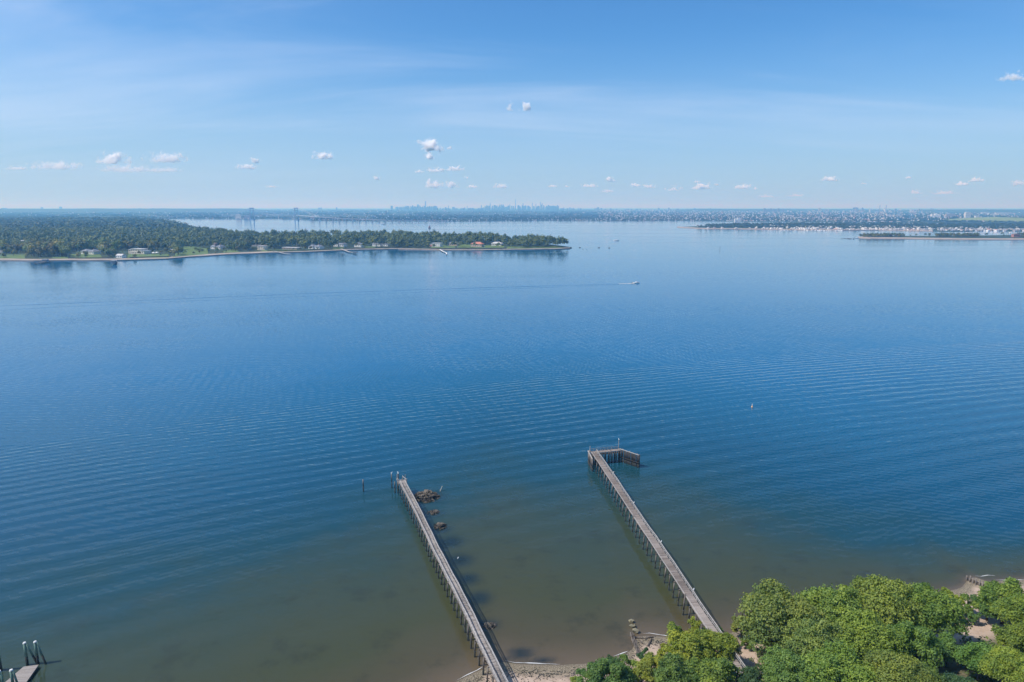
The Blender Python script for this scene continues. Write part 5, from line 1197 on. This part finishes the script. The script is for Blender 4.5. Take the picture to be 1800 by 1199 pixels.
def streak(name, pts, w0, w1, z, label):
    P = [G(a, b) for a, b in pts]; D = []
    for a, b in zip(P[:-1], P[1:]):
        k = max(2, int(np.linalg.norm(b-a)/1.5)); D += [a+(b-a)*i/k for i in range(k)]
    D.append(P[-1]); V = []; k = len(D)
    for i, p in enumerate(D):
        wd = (w0+(w1-w0)*i/k)*(0.55+0.9*vnoise(i*0.5, 1.7)); V += [(p[0], p[1]-wd/2, z), (p[0], p[1]+wd/2, z)]
    tag(MB().add(V, [(2*i, 2*i+2, 2*i+3, 2*i+1) for i in range(k-1)]).build(name, M['foam']), label, kind='stuff')
streak('boat_foam', [(1115, 498.2), (1104, 498.5), (1086, 499.2)], 4.0, 1.2, 0.12, 'white foam churned up behind the speeding motorboat')
streak('boat_foam', [(672, 394.9), (662, 395.1)], 14, 4, 0.08, 'short foam trail behind the tiny boat near the viaduct')
def wake(pts, wd, hh):
    """low rounded ridges of water left by the boat"""
    P = [G(a, b) for a, b in pts]; D = []
    for a, b in zip(P[:-1], P[1:]):
        k = max(2, int(np.linalg.norm(b-a)/6)); D += [a+(b-a)*i/k for i in range(k)]
    D.append(P[-1]); V = []; k = len(D)
    for i, p in enumerate(D):
        q = 0.5+0.7*vnoise(i*0.3, 2.2)
        for j in range(7): f = j/6; V.append((p[0], p[1]+(f-0.5)*wd*(0.6+0.5*q), 0.006+hh*q*math.sin(math.pi*f)**2))
    F = [(7*i+j+1, 7*i+j, 7*i+7+j, 7*i+8+j) for i in range(k-1) for j in range(6)]
    o = MB().add(V, F).build('boat_wake', M['water'], smooth=True)
    a = o.data.attributes.new('depth', 'FLOAT', 'POINT'); a.data.foreach_set('value', np.full(len(o.data.vertices), 300, np.float32))
    tag(o, 'long thin wake line trailing left behind the speeding motorboat', kind='structure')
wake([(1088, 499.3), (980, 502), (760, 508.5), (540, 516), (300, 526), (0, 538), (-150, 544)], 4.0, 0.17)
wake([(1088, 500.3), (980, 504.5), (760, 512.5), (540, 521), (300, 530), (0, 545)], 4.0, 0.10)
for i, px in enumerate(np.linspace(1414, 1479, 24)):
    speedboat(px+g.uniform(-1, 1), 405.6+g.uniform(-0.3, 0.6), g.uniform(11, 18), g.uniform(0.9, 2.2), 'white boat moored in the marina row at the shore of the island town', 'marina boats', 'moored_boat')
for i in range(26):
    px = g.uniform(1690, 1800) if i < 16 else g.uniform(1340, 1420); py = g.uniform(408.5, 412) if i < 16 else g.uniform(405, 406.2)
    speedboat(px, py, g.uniform(9, 14), g.uniform(0, 3), 'small white boat moored on the water around the island town', 'boats moored off the island town', 'moored_boat')
for i, (px, py, r) in enumerate(((1019, 435.5, 1.6), (1053, 435.6, 1.4), (1071, 436.2, 1.6), (1025, 438.5, 0.7), (1031, 438.9, 0.7))):
    c = G(px, py); gg = np.random.default_rng(70+i); mb = MB()
    for j in range(5): stone(mb, (gg.normal(0, r*0.7), gg.normal(0, r*0.7), 0.5), r*gg.uniform(0.7, 1.1), gg, 0.2)
    tag(mb.build('sea_rock', M['rock'], loc=tuple(c)), ['dark rock nearest the tip of the point', 'middle dark rock of the line off the point', 'outermost dark rock of the line off the point', 'tiny rock between the nearest and the middle ones, left', 'tiny rock between the nearest and the middle ones, right'][i], 'rock')
c = G(1490, 420); mb = MB(); gg = np.random.default_rng(5)
for j in range(12): stone(mb, (gg.normal(8, 9), gg.normal(0, 8), 0.3), 2.2, gg, 0.2)
tag(mb.build('reef', M['rock'], loc=tuple(c)), 'low dark reef off the left tip of the narrow island', 'rock')
c = G(1265.5, 438.5); t = thing('channel_marker', c, 'slim dark channel marker standing alone right of the point', 'marker'); MB().tube([(0, 0, -1), (0, 0, 4.5)], 0.3, 6).build('post', M['timber'], t); MB().box((0, 0, 5.1), (1.5, 0.3, 1.5)).build('board', M['timber'], t)

# ================================================================== CLOUDS
def cloud_mat():
    m = bpy.data.materials.new('cloud_vapour'); m.use_nodes = True; n = N(m.node_tree); m.node_tree.nodes.clear()
    o = n('ShaderNodeTexCoord').outputs['Object']; oi = n('ShaderNodeObjectInfo')
    se = n('ShaderNodeSeparateXYZ', {0: o})
    flat = n('ShaderNodeCombineXYZ', {0: se.outputs[0], 1: se.outputs[1], 2: n.math('MULTIPLY', n.math('MINIMUM', se.outputs[2], 0.0), 2.4)}).outputs[0]
    up = n('ShaderNodeCombineXYZ', {2: n.math('MAXIMUM', se.outputs[2], 0.0)}).outputs[0]
    r = n.vec('LENGTH', n.vec('ADD', flat, up))
    asp = n.math('MULTIPLY', n('ShaderNodeSeparateColor', {0: oi.outputs['Color']}).outputs[0], 10.0)
    q = n.vec('ADD', n.vec('MULTIPLY', o, n('ShaderNodeCombineXYZ', {0: asp, 1: asp, 2: 1.0}).outputs[0]), n.scale(n('ShaderNodeCombineXYZ', {0: oi.outputs['Random'], 1: oi.outputs['Random']}).outputs[0], 57.0))
    f = n.noise(q, 1.15, 6, 0.62)
    v = n.math('SUBTRACT', n.math('ADD', n.math('MULTIPLY', n.math('SUBTRACT', f, 0.5), 3.3), 0.46), r)
    dn = n.math('MULTIPLY', n.smooth(v, -0.05, 0.6), n.math('MULTIPLY', oi.outputs['Alpha'], 0.016))
    p = n('ShaderNodeVolumePrincipled', {'Color': (1, 1, 1, 1), 'Density': dn, 'Anisotropy': 0.0})
    n.link(p.outputs[0], n('ShaderNodeOutputMaterial').inputs['Volume']); return m
CM = cloud_mat()
import bmesh
bm = bmesh.new(); bmesh.ops.create_icosphere(bm, subdivisions=3, radius=1.5); cme = bpy.data.meshes.new('cloud'); bm.to_mesh(cme); bm.free(); cme.materials.append(CM)
CL = [(99, 294, 84, 16, .55, 'long flat-based white cloud second from the left edge'), (29, 297, 36, 8, .35, 'small faint cloud nearest the left edge'), (195, 283, 50, 22, 1.3, 'brightest puffy cloud of the left group'), (225, 299, 110, 14, .35, 'wide faint cloud layer below the brightest left cloud'), (292, 281, 70, 18, .7, 'broad ragged cloud right of the brightest left cloud'), (290, 300, 60, 10, .22, 'thin faint cloud streak below the broad ragged one'),
 (449, 284, 18, 11, 1.2, 'small round cloud above a flatter one left of centre'), (435, 295, 38, 9, .8, 'flat small cloud beneath the small round one left of centre'), (567, 277, 36, 14, 1.2, 'oval bright cloud above the two bridge towers'), (477, 328.5, 26, 4, .4, 'thin faint cloud low above the left bridge tower'),
 (757, 260, 42, 24, 1.4, 'largest bright cloud, over the left skyline cluster'), (756, 277, 22, 14, 1.0, 'small tail puff hanging below the largest bright cloud'), (791, 261.5, 10, 6, .9, 'tiny puff touching the right of the largest bright cloud'),
 (737, 302, 16, 6, .9, 'little left puff of the row of three under the largest cloud'), (765, 300, 30, 9, 1.0, 'middle puff of the row of three under the largest cloud'), (800, 298, 34, 9, .8, 'right puff of the row of three under the largest cloud'), (761, 326, 30, 18, .8, 'upright puff just above the left skyline cluster'), (792, 327, 28, 14, .35, 'faint puff right of the upright one above the skyline'), (830, 329.5, 18, 7, .7, 'small low puff between the skyline clusters'), (879, 329, 28, 9, .8, 'low oval puff above the central skyline'), (663, 315, 14, 8, .7, 'tiny cloud alone left of the skyline'), (820, 313, 9, 5, .7, 'tiniest puff above the gap in the skyline'),
 (898, 192, 15, 21, .7, 'left one of two high small puffs near the top centre'), (924, 193, 20, 21, .6, 'right one of two high small puffs near the top centre'), (971, 328, 16, 4.5, .8, 'short flat cloud right of the central skyline'), (997, 328, 10, 4, .6, 'tiny flat cloud further right of the central skyline'), (1037, 327.5, 30, 7, .8, 'flat cloud under a small round puff right of the skyline'), (1073, 317, 15, 9, 1.1, 'small round puff above the flat clouds right of the skyline'), (1069, 337, 24, 6, .5, 'faint low cloud below the small round puff'), (1116, 327, 18, 8, .9, 'left cloud of a close pair right of the skyline'), (1141, 329, 26, 7, .6, 'right cloud of a close pair right of the skyline'), (1183, 333, 26, 12, .35, 'faint misty puff before the bright one right of centre'),
 (1234, 330, 34, 12, 1.0, 'bright cloud above the island town'), (1225, 320, 10, 5, .9, 'tiny puff on top of the bright cloud above the island town'), (1260, 325, 9, 4, .7, 'tiny puff right of the bright cloud above the island town'), (1305, 330, 30, 10, 1.1, 'oval cloud above the marina'), (1327, 332, 8, 5, .7, 'tiny puff touching the cloud above the marina'), (1347, 346, 34, 6, .3, 'faint low streak right of the marina cloud'), (1399, 344, 26, 6, .4, 'faint low cloud in the right half'), (1459, 316, 32, 9, 1.1, 'bright flat cloud left of the twin chimneys'), (1519, 323, 12, 3.5, .4, 'thin faint cloud over the twin chimneys'), (1596, 313, 12, 6, .5, 'small faint puff right of the chimneys'), (1611, 339, 22, 8, .4, 'faint low puff above the white condominium towers'), (1659, 340, 40, 8, .4, 'faint wide low cloud left of the right pair'),
 (1692, 324, 26, 8, 1.0, 'left lower cloud of the bright right-hand pair'), (1717, 317, 24, 9, 1.1, 'right upper cloud of the bright right-hand pair'), (1788, 323, 22, 11, .6, 'ragged cloud near the right edge low in the sky'), (1781, 138, 50, 14, .45, 'high wispy cloud cut by the right edge')]
for i, (px, py, wpx, hpx, den, lab) in enumerate(CL):
    r = ray(px, py); el = r[2]/r[1]; Y = (1500-H)/el; Y = min(max(Y, 5000), 50000); a = AT(px, py, Y); k = Y/1200
    o = bpy.data.objects.new('cloud', cme); C.objects.link(o); o.location = tuple(a); sx_, sz_ = wpx*k*0.72, hpx*k*0.92; o.scale = (sx_, (sx_+sz_)*0.5, sz_)
    o.color = (min(0.45, sx_/sz_/10), 1, 1, den*900/max(300, (sx_+sz_)*0.5)*1.9); tag(o, lab, 'cloud')

# ================================================================== HAZE
hm = bpy.data.materials.new('haze'); hm.use_nodes = True; n = N(hm.node_tree); hm.node_tree.nodes.clear()
pv = n('ShaderNodeVolumePrincipled', {'Color': (0.20, 0.56, 1.0, 1), 'Absorption Color': (1, 1, 1, 1), 'Density': 0.000110, 'Anisotropy': 0.12}); n.link(pv.outputs[0], n('ShaderNodeOutputMaterial').inputs['Volume'])
hz = MB().box((0, 0, 0), (2, 2, 2)).build('haze', hm); hz.scale = (95000, 95000, (470+5)/2); hz.location = (0, 0, (470-5)/2); tag(hz, kind='stuff')
